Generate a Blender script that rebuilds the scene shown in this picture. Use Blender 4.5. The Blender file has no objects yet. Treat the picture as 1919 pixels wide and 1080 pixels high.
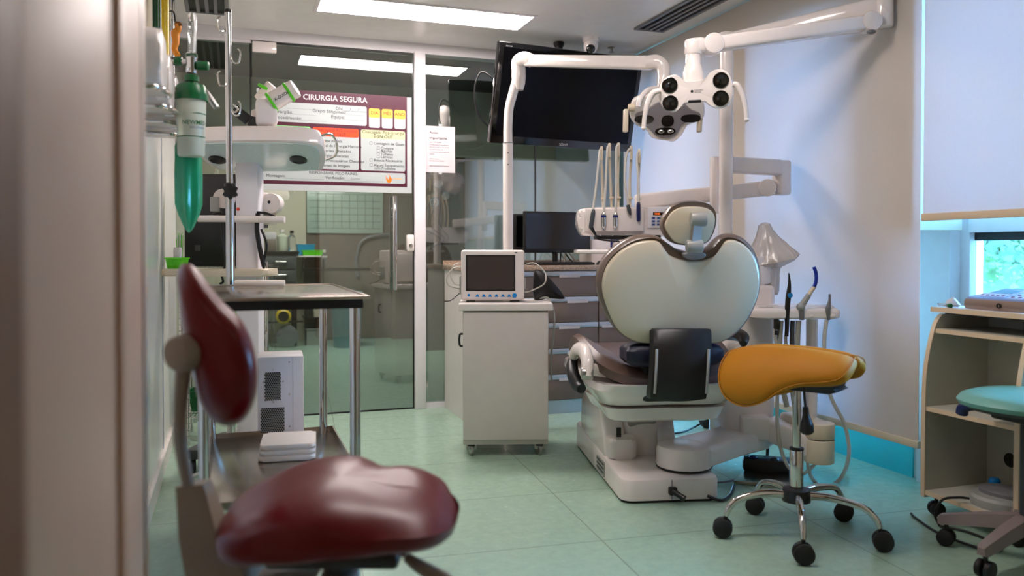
import bpy, bmesh, math, random
from mathutils import Vector as V, Matrix as Mx, noise
random.seed(7)
C = bpy.context.scene.collection
R = math.radians
SC = bpy.context.scene
# ---------------------------------------------------------------- camera, world, exposure
F = 1510.0; CH = 1.1; TH = R(19.2); PI_ = R(1.0); SHY = -44/1919
ct, st, cp, sp = math.cos(TH), math.sin(TH), math.cos(PI_), math.sin(PI_)
cd = bpy.data.cameras.new('camera'); cam = bpy.data.objects.new('camera', cd); C.objects.link(cam)
cam.location = (0, 0, CH); cam.rotation_euler = (R(90)-PI_, 0, -TH)
cd.sensor_width = 36; cd.lens = F/1919*36; cd.shift_y = SHY; cd.clip_start = .02
cd.dof.use_dof = True; cd.dof.focus_distance = 4.2; cd.dof.aperture_fstop = 2.2
SC.camera = cam
w = bpy.data.worlds.new('daylight'); SC.world = w; w.use_nodes = True
bg = w.node_tree.nodes['Background']; bg.inputs[0].default_value = (.24, .58, 1.0, 1); bg.inputs[1].default_value = 48
SC.view_settings.view_transform = 'Standard'; SC.view_settings.look = 'None'
SC.view_settings.exposure = -0.04; SC.view_settings.gamma = 1; SC.view_settings.use_curve_mapping = False
LAMP = 44.0          # emission of the ceiling panels

def ray(px, py):
    x = (px-959.5)/F; y = (540-py)/F + SHY*1919/F
    return V((x*ct+st*cp+y*st*sp, -x*st+ct*cp+y*ct*sp, -sp+y*cp))
def at(px, py, Z):
    r = ray(px, py); k = Z/(r.x*st+r.y*ct); return V((0, 0, CH))+r*k
def onz(px, py, z=0.):
    r = ray(px, py); k = (z-CH)/r.z; return V((0, 0, CH))+r*k
def ony(px, py, Y):
    r = ray(px, py); return V((0, 0, CH))+r*(Y/r.y)
def onx(px, py, X):
    r = ray(px, py); return V((0, 0, CH))+r*(X/r.x)

# ---------------------------------------------------------------- materials
def lin(c):
    return tuple((x/12.92 if x <= .04045 else ((x+.055)/1.055)**2.4) for x in c)
def mat(name, c, rough=.5, metal=0., spec=.5, coat=0., var=.06, vs=14., bump=0., bs=200., trans=0., alpha=1., emit=0., sheen=0.):
    m = bpy.data.materials.new(name); m.use_nodes = True; nt = m.node_tree; p = nt.nodes['Principled BSDF']
    c = lin(c)
    tc = nt.nodes.new('ShaderNodeTexCoord'); n = nt.nodes.new('ShaderNodeTexNoise'); n.inputs['Scale'].default_value = vs; n.inputs['Detail'].default_value = 4
    nt.links.new(tc.outputs['Object'], n.inputs['Vector'])
    mx = nt.nodes.new('ShaderNodeMix'); mx.data_type = 'RGBA'
    mx.inputs['A'].default_value = (*[x*(1-var) for x in c], 1); mx.inputs['B'].default_value = (*[min(1, x*(1+var)) for x in c], 1)
    nt.links.new(n.outputs['Fac'], mx.inputs['Factor']); nt.links.new(mx.outputs['Result'], p.inputs['Base Color'])
    p.inputs['Roughness'].default_value = rough; p.inputs['Metallic'].default_value = metal; p.inputs['Specular IOR Level'].default_value = spec
    p.inputs['Coat Weight'].default_value = coat; p.inputs['Coat Roughness'].default_value = .12
    p.inputs['Transmission Weight'].default_value = trans; p.inputs['Alpha'].default_value = alpha
    if sheen: p.inputs['Sheen Weight'].default_value = sheen
    if emit: p.inputs['Emission Color'].default_value = (*c, 1); p.inputs['Emission Strength'].default_value = emit
    if bump:
        n2 = nt.nodes.new('ShaderNodeTexNoise'); n2.inputs['Scale'].default_value = bs; nt.links.new(tc.outputs['Object'], n2.inputs['Vector'])
        b = nt.nodes.new('ShaderNodeBump'); b.inputs['Strength'].default_value = bump; b.inputs['Distance'].default_value = .002
        nt.links.new(n2.outputs['Fac'], b.inputs['Height']); nt.links.new(b.outputs['Normal'], p.inputs['Normal'])
    return m
M = {}
def dm(k, *a, **kw): M[k] = mat(k, *a, **kw)
dm('white_plastic', (.90, .86, .84), .28, coat=.2)
dm('white_gloss', (.93, .89, .87), .15, coat=.5)
dm('cream_shell', (.82, .77, .68), .22, coat=.25, var=.02)
dm('cream_plastic', (.82, .76, .66), .35)
dm('grey_plastic', (.60, .60, .58), .35)
dm('mid_grey', (.47, .47, .48), .35, metal=.2)
dm('dark_grey', (.22, .23, .24), .4)
dm('black', (.05, .05, .055), .4)
dm('black_gloss', (.018, .018, .022), .08, coat=.3)
dm('tv_screen', (.008, .008, .012), .2, spec=.12)
dm('black_rubber', (.04, .04, .045), .6)
dm('chrome', (.82, .81, .80), .08, metal=1)
dm('steel', (.72, .68, .64), .2, metal=1, bump=.05, bs=60)
dm('brushed', (.66, .65, .64), .32, metal=1)
dm('aluminium', (.74, .77, .82), .3, metal=.7)
dm('ceiling_paint', (.93, .91, .89), .28, bump=.03, bs=8)
dm('wall_paint', (.86, .84, .81), .3)
dm('left_wall_paint', (.93, .92, .90), .22, coat=.2)
dm('beige_paint', (.78, .74, .66), .45)
dm('jamb_paint', (.83, .66, .54), .4)
dm('dark_wood', (.44, .27, .12), .5, vs=6)
dm('white_frame', (.90, .88, .89), .3)
dm('laminate', (.80, .77, .74), .3)
dm('laminate_white', (.88, .85, .83), .28)
dm('brown_drawer', (.45, .385, .35), .42, vs=30)
dm('brown_leather', (.37, .285, .25), .36, bump=.15, bs=350)
dm('brown_rim', (.42, .35, .31), .3, coat=.2)
dm('navy', (.03, .05, .16), .5)
dm('red_leather', (.40, .01, .04), .32, spec=.4, coat=.0, bump=.1, bs=250, var=.04)
dm('ochre', (.70, .45, .06), .6, spec=.25, bump=.2, bs=420, var=.05)
dm('teal_vinyl', (.42, .64, .59), .4, bump=.1)
dm('stool_grey', (.52, .46, .45), .45)
dm('beige_bracket', (.57, .52, .46), .45)
dm('maple', (.84, .74, .62), .45, vs=5)
dm('cart_inner', (.74, .73, .68), .5)
dm('green_cap', (.0, .37, .18), .35)
dm('green_bag', (.0, .56, .38), .3, coat=.3)
dm('green_bright', (.35, .80, .10), .4)
dm('gas_green', (.02, .26, .12), .3)
dm('gas_yellow', (.86, .70, .05), .3)
dm('orange_rubber', (.82, .50, .05), .5)
dm('frosted', (.86, .88, .80), .35, trans=.25)
dm('clear', (.95, .96, .96), .06, trans=.92)
dm('film', (.95, .92, .90), .2, trans=.5, bump=1., bs=45)
dm('hose', (.76, .74, .70), .4)
dm('hose_grey', (.62, .62, .58), .42)
dm('blue_btn', (.06, .50, .80), .3)
dm('blue_tip', (.02, .16, .60), .3)
dm('blue_handle', (.06, .10, .32), .3)
dm('screen_grey', (.27, .24, .23), .14, coat=.3)
dm('lens', (.05, .048, .045), .06, coat=.8)
dm('lamp_grey', (.52, .49, .50), .3)
dm('hood_glass', (.80, .86, .85), .2, coat=.4, vs=180, var=.14)
dm('maroon', (.27, .01, .14), .4, var=.02)
dm('poster_white', (.66, .69, .69), .16, var=.02)
dm('poster_orange', (.96, .68, .28), .3, var=.02)
dm('poster_green', (.45, .82, .45), .3, var=.02)
dm('poster_red', (.93, .27, .10), .3, var=.02)
dm('poster_tan', (.74, .74, .58), .3, var=.02)
dm('frosted_sheet', (.68, .70, .70), .35)
dm('ink', (.10, .09, .11), .5)
dm('paper', (.78, .75, .76), .6)
dm('flame', (.85, .45, .10), .4)
dm('kasvi_blue', (.06, .12, .40), .4)
dm('back_brown', (.44, .395, .35), .5)
dm('back_cream', (.84, .81, .72), .5)
dm('back_ceiling', (.14, .15, .15), .5)
dm('back_grey', (.27, .29, .29), .5)
dm('blind_glow_paint', (.80, .83, .88), .5)  # bluish paint stands in for the glow of daylit blinds
dm('whiteboard', (.70, .78, .73), .25)
dm('board_line', (.45, .52, .48), .4)
dm('teal_bin', (.02, .42, .46), .4)
dm('blue_box', (.10, .60, .78), .4)
dm('yellow', (.85, .72, .15), .4)
dm('dark_metal', (.16, .17, .18), .35, metal=.6)
dm('blue_vinyl', (.20, .72, .74), .3)
dm('bark', (.25, .2, .15), .8)
dm('device_blue', (.50, .56, .72), .3)
dm('device_panel', (.78, .80, .88), .3)
dm('device_bronze', (.58, .49, .44), .28, metal=.4)
dm('purple', (.42, .18, .38), .4)
dm('lcd', (.55, .70, .78), .15)
dm('orange_led', (1., .42, .05), .4, emit=1.3)
dm('fluted', (.50, .49, .47), .4)
dm('fabric_white', (.86, .82, .78), .6)

def granite():
    m = mat('granite', (.55, .45, .38), .18, coat=.2); nt = m.node_tree; p = nt.nodes['Principled BSDF']
    v = nt.nodes.new('ShaderNodeTexVoronoi'); v.inputs['Scale'].default_value = 130
    tc = nt.nodes.new('ShaderNodeTexCoord'); nt.links.new(tc.outputs['Object'], v.inputs['Vector'])
    r = nt.nodes.new('ShaderNodeValToRGB'); r.color_ramp.elements[0].color = (.16, .09, .05, 1); r.color_ramp.elements[1].color = (.55, .42, .32, 1)
    nt.links.new(v.outputs['Distance'], r.inputs[0]); nt.links.new(r.outputs[0], p.inputs['Base Color']); return m
M['granite'] = granite()
def floor_mat():
    m = mat('floor_vinyl', (.56, .67, .59), .2, coat=.0); nt = m.node_tree; p = nt.nodes['Principled BSDF']
    tc = nt.nodes.new('ShaderNodeTexCoord'); mp = nt.nodes.new('ShaderNodeMapping')
    mp.inputs['Rotation'].default_value = (0, 0, R(4.5)); mp.inputs['Location'].default_value = (-.2, .25, 0)
    nt.links.new(tc.outputs['Object'], mp.inputs['Vector'])
    b = nt.nodes.new('ShaderNodeTexBrick'); b.inputs['Scale'].default_value = 1; b.inputs['Mortar Size'].default_value = .0022; b.inputs['Brick Width'].default_value = .9; b.inputs['Row Height'].default_value = .62
    b.offset = 0; b.inputs['Mortar Smooth'].default_value = .3
    b.inputs['Color1'].default_value = (*lin((.60, .71, .63)), 1); b.inputs['Color2'].default_value = (*lin((.61, .72, .64)), 1); b.inputs['Mortar'].default_value = (*lin((.47, .54, .48)), 1)
    nt.links.new(mp.outputs[0], b.inputs['Vector'])
    n = nt.nodes.new('ShaderNodeTexNoise'); n.inputs['Scale'].default_value = 22; n.inputs['Detail'].default_value = 8; n.inputs['Roughness'].default_value = .75
    nt.links.new(tc.outputs['Object'], n.inputs['Vector'])
    r = nt.nodes.new('ShaderNodeValToRGB'); r.color_ramp.elements[0].position = .25; r.color_ramp.elements[0].color = (.86, .86, .86, 1); r.color_ramp.elements[1].position = .7; r.color_ramp.elements[1].color = (1.05, 1.05, 1.05, 1)
    nt.links.new(n.outputs['Fac'], r.inputs[0])
    mu = nt.nodes.new('ShaderNodeMix'); mu.data_type = 'RGBA'; mu.blend_type = 'MULTIPLY'; mu.inputs['Factor'].default_value = 1
    nt.links.new(b.outputs['Color'], mu.inputs['A']); nt.links.new(r.outputs[0], mu.inputs['B']); nt.links.new(mu.outputs['Result'], p.inputs['Base Color'])
    r2 = nt.nodes.new('ShaderNodeMapRange'); r2.inputs['To Min'].default_value = .14; r2.inputs['To Max'].default_value = .34
    nt.links.new(n.outputs['Fac'], r2.inputs['Value']); nt.links.new(r2.outputs[0], p.inputs['Roughness'])
    return m
M['floor'] = floor_mat()
def glass_mat(name, tint, fac, rough=0.):
    m = bpy.data.materials.new(name); m.use_nodes = True; nt = m.node_tree; nt.nodes.remove(nt.nodes['Principled BSDF'])
    o = nt.nodes['Material Output']; t = nt.nodes.new('ShaderNodeBsdfTransparent'); t.inputs[0].default_value = (*tint, 1)
    g = nt.nodes.new('ShaderNodeBsdfGlossy'); g.inputs['Roughness'].default_value = rough
    lw = nt.nodes.new('ShaderNodeFresnel'); lw.inputs['IOR'].default_value = 1.5
    ad = nt.nodes.new('ShaderNodeMath'); ad.operation = 'ADD'; ad.inputs[1].default_value = fac; nt.links.new(lw.outputs[0], ad.inputs[0])
    mx = nt.nodes.new('ShaderNodeMixShader'); nt.links.new(ad.outputs[0], mx.inputs[0]); nt.links.new(t.outputs[0], mx.inputs[1]); nt.links.new(g.outputs[0], mx.inputs[2])
    nt.links.new(mx.outputs[0], o.inputs[0]); return m
M['glass'] = glass_mat('partition_glass', (.86, .91, .89), .155)
M['pane'] = glass_mat('window_glass', (.85, .95, 1.), .02)
def blind_mat():
    m = bpy.data.materials.new('blind_fabric'); m.use_nodes = True; nt = m.node_tree; nt.nodes.remove(nt.nodes['Principled BSDF'])
    o = nt.nodes['Material Output']; d = nt.nodes.new('ShaderNodeBsdfDiffuse'); t = nt.nodes.new('ShaderNodeBsdfTranslucent')
    tc = nt.nodes.new('ShaderNodeTexCoord'); wv = nt.nodes.new('ShaderNodeTexNoise'); wv.inputs['Scale'].default_value = 90
    nt.links.new(tc.outputs['Object'], wv.inputs['Vector']); r = nt.nodes.new('ShaderNodeValToRGB')
    r.color_ramp.elements[0].color = (*lin((.84, .80, .74)), 1); r.color_ramp.elements[1].color = (*lin((.87, .83, .77)), 1)
    nt.links.new(wv.outputs['Fac'], r.inputs[0]); nt.links.new(r.outputs[0], d.inputs[0]); t.inputs[0].default_value = (.90, .74, .78, 1)
    mx = nt.nodes.new('ShaderNodeMixShader'); mx.inputs[0].default_value = .31
    nt.links.new(d.outputs[0], mx.inputs[1]); nt.links.new(t.outputs[0], mx.inputs[2]); nt.links.new(mx.outputs[0], o.inputs[0]); return m
M['blind'] = blind_mat()
def emis(name, c, s):
    m = bpy.data.materials.new(name); m.use_nodes = True; p = m.node_tree.nodes['Principled BSDF']
    p.inputs['Base Color'].default_value = (.8, .8, .8, 1); p.inputs['Emission Color'].default_value = (*c, 1); p.inputs['Emission Strength'].default_value = s; return m
M['panel_light'] = emis('panel_light', (1., .89, .86), LAMP)
M['back_fill_light'] = emis('back_fill_light', (1., .95, .90), LAMP*.8)  # unseen panel, added to brighten the room behind the glass
M['room_light'] = emis('room_light', (1., .89, .86), LAMP*.55)
M['hall_light'] = emis('hall_light', (1., .86, .76), LAMP*.07)
def leaf_mat(name, a, b_):
    m = mat(name, (.3, .5, .2), .6); nt = m.node_tree; p = nt.nodes['Principled BSDF']
    n = nt.nodes.new('ShaderNodeTexNoise'); n.inputs['Scale'].default_value = 3; n.inputs['Detail'].default_value = 8
    r = nt.nodes.new('ShaderNodeValToRGB'); r.color_ramp.elements[0].position = .35; r.color_ramp.elements[1].position = .65
    r.color_ramp.elements[0].color = (*lin(a), 1); r.color_ramp.elements[1].color = (*lin(b_), 1)
    nt.links.new(n.outputs['Fac'], r.inputs[0]); nt.links.new(r.outputs[0], p.inputs['Base Color']); return m
M['leaf'] = leaf_mat('leaves', (.08, .24, .07), (.36, .54, .20))
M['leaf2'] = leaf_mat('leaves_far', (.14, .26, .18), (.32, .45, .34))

# ---------------------------------------------------------------- mesh builder
def frame(loc, rz=0, rx=0, ry=0):
    return Mx.Translation(V(loc)) @ Mx.Rotation(rz, 4, 'Z') @ Mx.Rotation(rx, 4, 'X') @ Mx.Rotation(ry, 4, 'Y')
def basis(o, x, y, z):
    m = Mx((( x[0], y[0], z[0], o[0]), (x[1], y[1], z[1], o[1]), (x[2], y[2], z[2], o[2]), (0, 0, 0, 1))); return m
MW = {}
def spline(pts, n=6, closed=False):
    pts = [V(p) for p in pts]; out = []; N = len(pts)
    rng = range(N) if closed else range(N-1)
    for i in rng:
        if closed: a, b, c, d = pts[i-1], pts[i], pts[(i+1) % N], pts[(i+2) % N]
        else: a, b, c, d = pts[max(i-1, 0)], pts[i], pts[i+1], pts[min(i+2, N-1)]
        for k in range(n):
            t = k/n; out.append(.5*((2*b)+(c-a)*t+(2*a-5*b+4*c-d)*t*t+(3*b-a-3*c+d)*t**3))
    if not closed: out.append(pts[-1].copy())
    return out
_font = {}
class MB:
    def __init__(s, m=None): s.bm = bmesh.new(); s.mats = []; s.M = m or Mx.Identity(4)
    def mi(s, k):
        if k not in s.mats: s.mats.append(k)
        return s.mats.index(k)
    def _set(s, fs, k):
        i = s.mi(k)
        for f in fs: f.material_index = i
    def v(s, co): return s.bm.verts.new(s.M @ V(co))
    def face(s, cos, k):
        f = s.bm.faces.new([s.v(c) for c in cos]); s._set([f], k); return f
    def box(s, c, d, k, bev=0., m=None, seg=2):
        c = V(c); m = m or Mx.Identity(4); x, y, z = d[0]/2, d[1]/2, d[2]/2
        vs = [s.v(m @ (c+V((a*x, b*y, e*z)))) for a in (-1, 1) for b in (-1, 1) for e in (-1, 1)]
        idx = [(0, 1, 3, 2), (4, 6, 7, 5), (0, 4, 5, 1), (2, 3, 7, 6), (0, 2, 6, 4), (1, 5, 7, 3)]
        fs = [s.bm.faces.new([vs[i] for i in q]) for q in idx]; s._set(fs, k)
        if bev:
            es = list({e for f in fs for e in f.edges})
            r = bmesh.ops.bevel(s.bm, geom=es, offset=min(bev, min(d)*.49), segments=seg, profile=.5, affect='EDGES')
            s._set(r['faces'], k)
        return s
    def bb(s, a, b, k, bev=0.):
        a, b = V(a), V(b); return s.box((a+b)/2, [abs(q) for q in (b-a)], k, bev)
    def beam(s, p0, p1, w_, h, k, bev=0., up=(0, 0, 1), seg=3):
        p0, p1 = V(p0), V(p1); d = (p1-p0); L = d.length; y = d/L; x = y.cross(V(up)).normalized(); z = x.cross(y)
        return s.box((0, 0, 0), (w_, L, h), k, bev, basis((p0+p1)/2, x, y, z), seg)
    def rings(s, rs, k, cap=True, closed=False):
        vs = [[s.v(p) for p in r] for r in rs]; n = len(vs[0]); fs = []
        m = len(vs)
        for i in range(m if closed else m-1):
            a, b = vs[i], vs[(i+1) % m]
            for j in range(n):
                q = (a[j], a[(j+1) % n], b[(j+1) % n], b[j])
                try: fs.append(s.bm.faces.new(q))
                except ValueError: pass
        if cap and not closed:
            for r, rev in ((vs[0], True), (vs[-1], False)):
                try: fs.append(s.bm.faces.new(list(reversed(r)) if rev else r))
                except ValueError: pass
        s._set(fs, k); return s
    def lathe(s, prof, k, c=(0, 0, 0), axis=(0, 0, 1), seg=24, fn=None):
        a = V(axis).normalized(); t = V((1, 0, 0)) if abs(a.x) < .9 else V((0, 1, 0)); x = a.cross(t).normalized(); y = a.cross(x); c = V(c); rs = []
        for r, z in prof:
            r = max(r, 1e-4); rs.append([c+a*z+(x*math.cos(q)+y*math.sin(q))*r*(fn(q, z) if fn else 1) for q in [2*math.pi*i/seg for i in range(seg)]])
        return s.rings(rs, k)
    def cyl(s, p0, p1, r, k, r1=None, seg=20, bev=0.):
        p0, p1 = V(p0), V(p1); L = (p1-p0).length; r1 = r if r1 is None else r1
        pr = [(r, 0), (r1, L)] if not bev else [(r-bev, 0), (r-bev*.3, bev*.3), (r, bev), (r1, L-bev), (r1-bev*.3, L-bev*.3), (r1-bev, L)]
        return s.lathe(pr, k, p0, p1-p0, seg)
    def tube(s, pts, r, k, n=6, seg=10, closed=False, flat=1., smooth=True, up=None):
        P = spline(pts, n, closed) if smooth else [V(p) for p in pts]; N = len(P)
        rr = r if isinstance(r, (list, tuple)) else None; rs = []; nx = None
        for i, p in enumerate(P):
            if closed: d = P[(i+1) % N]-P[i-1]
            else: d = P[min(i+1, N-1)]-P[max(i-1, 0)]
            if d.length < 1e-9: d = V((0, 0, 1))
            d.normalize()
            if nx is None:
                t = V(up) if up else (V((0, 0, 1)) if abs(d.z) < .9 else V((1, 0, 0))); nx = (t-d*t.dot(d)).normalized()
            else: nx = (nx-d*nx.dot(d)); nx = nx.normalized() if nx.length > 1e-6 else V((1, 0, 0))
            ny = d.cross(nx)
            if rr: f = i/(N-1)*(len(rr)-1); a = int(f); b = min(a+1, len(rr)-1); q = rr[a]*(1-(f-a))+rr[b]*(f-a)
            else: q = r
            rs.append([p+(nx*math.cos(t)+ny*math.sin(t)*flat)*q for t in [2*math.pi*j/seg for j in range(seg)]])
        return s.rings(rs, k, closed=closed)
    def prism(s, out, h, k, m=None, bev=0., z0=0., seg=3):
        m = m or Mx.Identity(4); a = [s.v(m @ V((p[0], p[1], z0))) for p in out]; b = [s.v(m @ V((p[0], p[1], z0+h))) for p in out]; n = len(a)
        sd = [s.bm.faces.new((a[i], a[(i+1) % n], b[(i+1) % n], b[i])) for i in range(n)]
        fa = s.bm.faces.new(list(reversed(a))); fb = s.bm.faces.new(b); fs = sd+[fa, fb]; s._set(fs, k)
        if bev:
            r = bmesh.ops.bevel(s.bm, geom=list(fa.edges)+list(fb.edges), offset=bev, segments=seg, profile=.5, affect='EDGES'); s._set(r['faces'], k)
        return s
    def cushion(s, out, prof, k, fn, c=None):
        # prof: (scale, z) from top centre over the rim to the bottom centre; fn maps (u,v,z)->xyz
        n = len(out); c = V(c) if c else sum((V((p[0], p[1])) for p in out), V((0, 0)))/n; rs = []
        for sc, z in prof: rs.append([fn(c.x+(p[0]-c.x)*sc, c.y+(p[1]-c.y)*sc, z) for p in out])
        return s.rings(rs, k)
    def sphere(s, c, r, k, sc=(1, 1, 1), seg=20, m=None):
        m = m or Mx.Identity(4); rs = []
        for i in range(seg//2+1):
            t = math.pi*i/(seg//2); q = max(math.sin(t), 1e-3)
            rs.append([V(c)+(m @ V((r*sc[0]*q*math.cos(a), r*sc[1]*q*math.sin(a), -r*sc[2]*math.cos(t)))) for a in [2*math.pi*j/seg for j in range(seg)]])
        return s.rings(rs, k)
    def text(s, txt, size, m, k, align='LEFT', bold=0.):
        key = txt+align+str(bold)
        if key not in _font:
            cu = bpy.data.curves.new('t', 'FONT'); cu.body = txt; cu.align_x = align; cu.resolution_u = 2; cu.offset = bold; cu.size = 1
            o = bpy.data.objects.new('t', cu); C.objects.link(o); dg = bpy.context.evaluated_depsgraph_get()
            me = bpy.data.meshes.new_from_object(o.evaluated_get(dg)); C.objects.unlink(o); bpy.data.objects.remove(o); _font[key] = me
        me = _font[key]; i = s.mi(k); vs = [s.v(m @ (v.co*size)) for v in me.vertices]
        for p in me.polygons:
            try: f = s.bm.faces.new([vs[q] for q in p.vertices]); f.material_index = i
            except ValueError: pass
        return s
    def textcyl(s, txt, size, m, r_, k, x0=0., y0=0., bold=0.):
        n0 = len(s.bm.verts); sv = s.M; s.M = Mx.Identity(4); s.text(txt, size, Mx.Translation((x0, y0, 0)), k, 'LEFT', bold); s.M = sv
        s.bm.verts.ensure_lookup_table()
        for v_ in s.bm.verts[n0:]: q = v_.co.x/r_; v_.co = s.M @ (m @ V((r_*math.sin(q), v_.co.y, r_*math.cos(q))))
        return s
    def build(s, name, parent=None, origin=None, ang=38, flat=False):
        bm = s.bm; bmesh.ops.recalc_face_normals(bm, faces=bm.faces[:]) if not flat else None
        if parent is not None: Wm = MW[parent.name]
        else: Wm = Mx.Translation(V(origin)) if origin is not None else Mx.Identity(4)
        bm.transform(Wm.inverted())
        for f in bm.faces: f.smooth = True
        for e in bm.edges:
            e.smooth = not (len(e.link_faces) == 2 and e.calc_face_angle(0) > R(ang))
        me = bpy.data.meshes.new(name); bm.to_mesh(me); bm.free()
        for k in s.mats: me.materials.append(M[k])
        o = bpy.data.objects.new(name, me); C.objects.link(o)
        if parent is not None: o.parent = parent; MW[o.name] = Wm
        else:
            o.location = Wm.translation; MW[o.name] = Wm
        return o
def thing(name, label, cat, loc, rz=0, group=None):
    o = bpy.data.objects.new(name, None); C.objects.link(o); o.empty_display_size = .1
    o.location = loc; o.rotation_euler = (0, 0, rz); MW[o.name] = frame(loc, rz)
    o['label'] = label; o['category'] = cat
    if group: o['group'] = group
    return o
def tag(o, label, cat, group=None):
    o['label'] = label; o['category'] = cat
    if group: o['group'] = group
    return o
def struct(mb, name, **kw):
    o = mb.build(name, **kw)
    if kw.get('parent') is None: o['kind'] = 'structure'
    return o
def dup(root, loc=None, rz=None, **props):
    r = root.copy(); C.objects.link(r)
    if loc is not None: r.location = loc
    if rz is not None: r.rotation_euler = (0, 0, rz)
    for k, v_ in props.items(): r[k] = v_
    for ch in list(root.children):
        c = ch.copy(); C.objects.link(c); c.parent = r
        for g in ch.children:
            d = g.copy(); C.objects.link(d); d.parent = c
    return r

# ================================================================ setting
ZC = 2.53; XR = 2.79; XW = 3.12; XL = -.33; YP = 5.5; YF = .60
a = MB(); a.bb((XL-.1, YF-.12, -.1), (XW+.1, YP, 0), 'floor'); struct(a, 'floor')
a = MB(); a.bb((XL-.1, YF-.12, ZC), (XR+.03, YP, ZC+.1), 'ceiling_paint')
a.bb((XR+.03, YF, ZC+.02), (XW+.1, YP, ZC+.1), 'ceiling_paint'); struct(a, 'ceiling')
a = MB(); a.bb((XL-.1, YF, 0), (XL, YP, ZC), 'left_wall_paint')
for y in (1.9, 3.15, 4.4): a.bb((XL, y-.004, .1), (XL+.004, y+.004, 2.4), 'aluminium')
struct(a, 'wall_left')
a = MB(); a.bb((XL, YF+.05, 0), (XL+.015, YP-.1, .09), 'laminate_white'); struct(a, 'baseboard_left')
# right wall with three openings above the sill line
a = MB(); t0, t1 = XW, XW+.16
a.bb((t0, 2.98, 0), (t1, YP, .28), 'wall_paint'); a.bb((t0, 2.98, 2.42), (t1, YP, ZC+.1), 'wall_paint')
a.bb((t0-.04, 2.80, 0), (t1, 2.98, ZC+.02), 'white_frame')
a.bb((t0, 3.93, .28), (t1, 4.14, 2.42), 'beige_paint'); a.bb((t0, YP-.15, .28), (t1, YP, 2.42), 'beige_paint'); a.bb((t0-.06, 2.98, 1.19), (t1, 3.14, 2.42), 'beige_paint')
a.bb((t0, YF-.12, 0), (t1, 2.80, .80), 'wall_paint'); a.bb((t0, YF-.12, 2.42), (t1, 2.80, ZC+.1), 'wall_paint'); a.bb((t0, YF-.12, .80), (t1, 1.5, 2.42), 'wall_paint')

ya, yb_ = 3.93, 4.14
a.bb((XR+.03, ya, .28), (XW, yb_, 2.33), 'beige_paint'); a.bb((XR+.03, 2.72, 1.19), (XW-.06, onx(1687, 300, XR+.03).y, 2.33), 'beige_paint')
a.bb((XR+.10, YF-.12, 2.33), (XW, YP, ZC+.02), 'beige_paint'); struct(a, 'wall_right')
a = MB(); a.bb((XW-.012, 3.03, 0), (XW, YP-.1, .27), 'blue_vinyl'); struct(a, 'baseboard_right')
def window(n, y0, y1, z0, z1, mid=None):
    f = MB(); x0, x1 = XW+.02, XW+.10
    for (p, q) in (((x0, y0, z0), (x1, y0+.05, z1)), ((x0, y1-.05, z0), (x1, y1, z1)), ((x0, y0+.05, z0), (x1, y1-.05, z0+.05)), ((x0, y0+.05, z1-.05), (x1, y1-.05, z1))): f.bb(p, q, 'white_frame', .004)
    if mid: f.bb((x0-.01, y0+.05, mid), (x1, y1-.05, mid+.06), 'white_frame', .004); f.bb((x0+.03, y0+.05, mid-.035), (x1, y1-.05, mid), 'black')
    o = struct(f, 'window_%d' % n)
    g = MB(); g.bb((XW+.055, y0+.05, z0+.05), (XW+.061, y1-.05, z1-.05), 'pane'); g.build('window_pane', o)
    return o
window(1, 2.99, 3.93, .28, 2.42, 1.19); window(2, 4.14, YP-.15, .28, 2.42, 1.19); window(3, 1.5, 2.80, .80, 2.42, 1.18)
# front wall with the doorway the camera stands in, and the hall behind
a = MB(); a.bb((XL-.1, YF-.12, 0), (-.17, YF, ZC), 'wall_paint'); a.bb((1.05, YF-.12, 0), (XW, YF, ZC), 'beige_paint'); a.bb((-.17, YF-.12, 2.25), (1.05, YF, ZC), 'wall_paint')
struct(a, 'wall_front')
a = MB(); a.bb((-.17, YF-.14, 0), (-.13, YF+.01, 2.25), 'dark_wood'); a.bb((1.01, YF-.14, 0), (1.05, YF+.02, 2.25), 'dark_wood'); a.bb((-.17, YF-.14, 2.21), (1.05, YF+.02, 2.25), 'dark_wood'); struct(a, 'trim_1')
a = MB(); a.bb((-1.2, -1.6, -.1), (2.3, YF-.12, 0), 'floor'); struct(a, 'floor_hall')
a = MB(); a.bb((-1.2, -1.6, ZC), (2.3, YF-.12, ZC+.1), 'ceiling_paint'); struct(a, 'ceiling_hall')
a = MB(); a.bb((-1.3, -1.7, 0), (-1.2, YF-.12, ZC), 'beige_paint'); a.bb((2.3, -1.7, 0), (2.4, YF-.12, ZC), 'beige_paint'); a.bb((-1.2, -1.7, 0), (2.3, -1.6, ZC), 'beige_paint')
a.bb((-1.2, YF-.14, 0), (XL-.1, YF-.12, ZC), 'beige_paint'); struct(a, 'wall_hall')
# open door leaf beside the camera
a = MB(); a.bb((-.175, YF+.015, .01), (-.13, 1.43, 2.20), 'jamb_paint', .004); dr = struct(a, 'door_1')
a = MB(); a.bb((-.13, 1.055, .01), (-.122, 1.125, 2.20), 'jamb_paint', .003); a.bb((-.130, 1.36, .01), (-.1285, 1.38, 2.2), 'brushed')
a.build('door_strip', dr)
for z, y in ((1.565, 1.075), (1.50, 1.115), (.62, 1.09)):
    a = MB(); a.lathe([(.009, 0), (.009, .003), (.005, .006)], 'chrome', (-.122, y, z), (1, 0, 0), 12); a.build('screw', dr)
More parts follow.
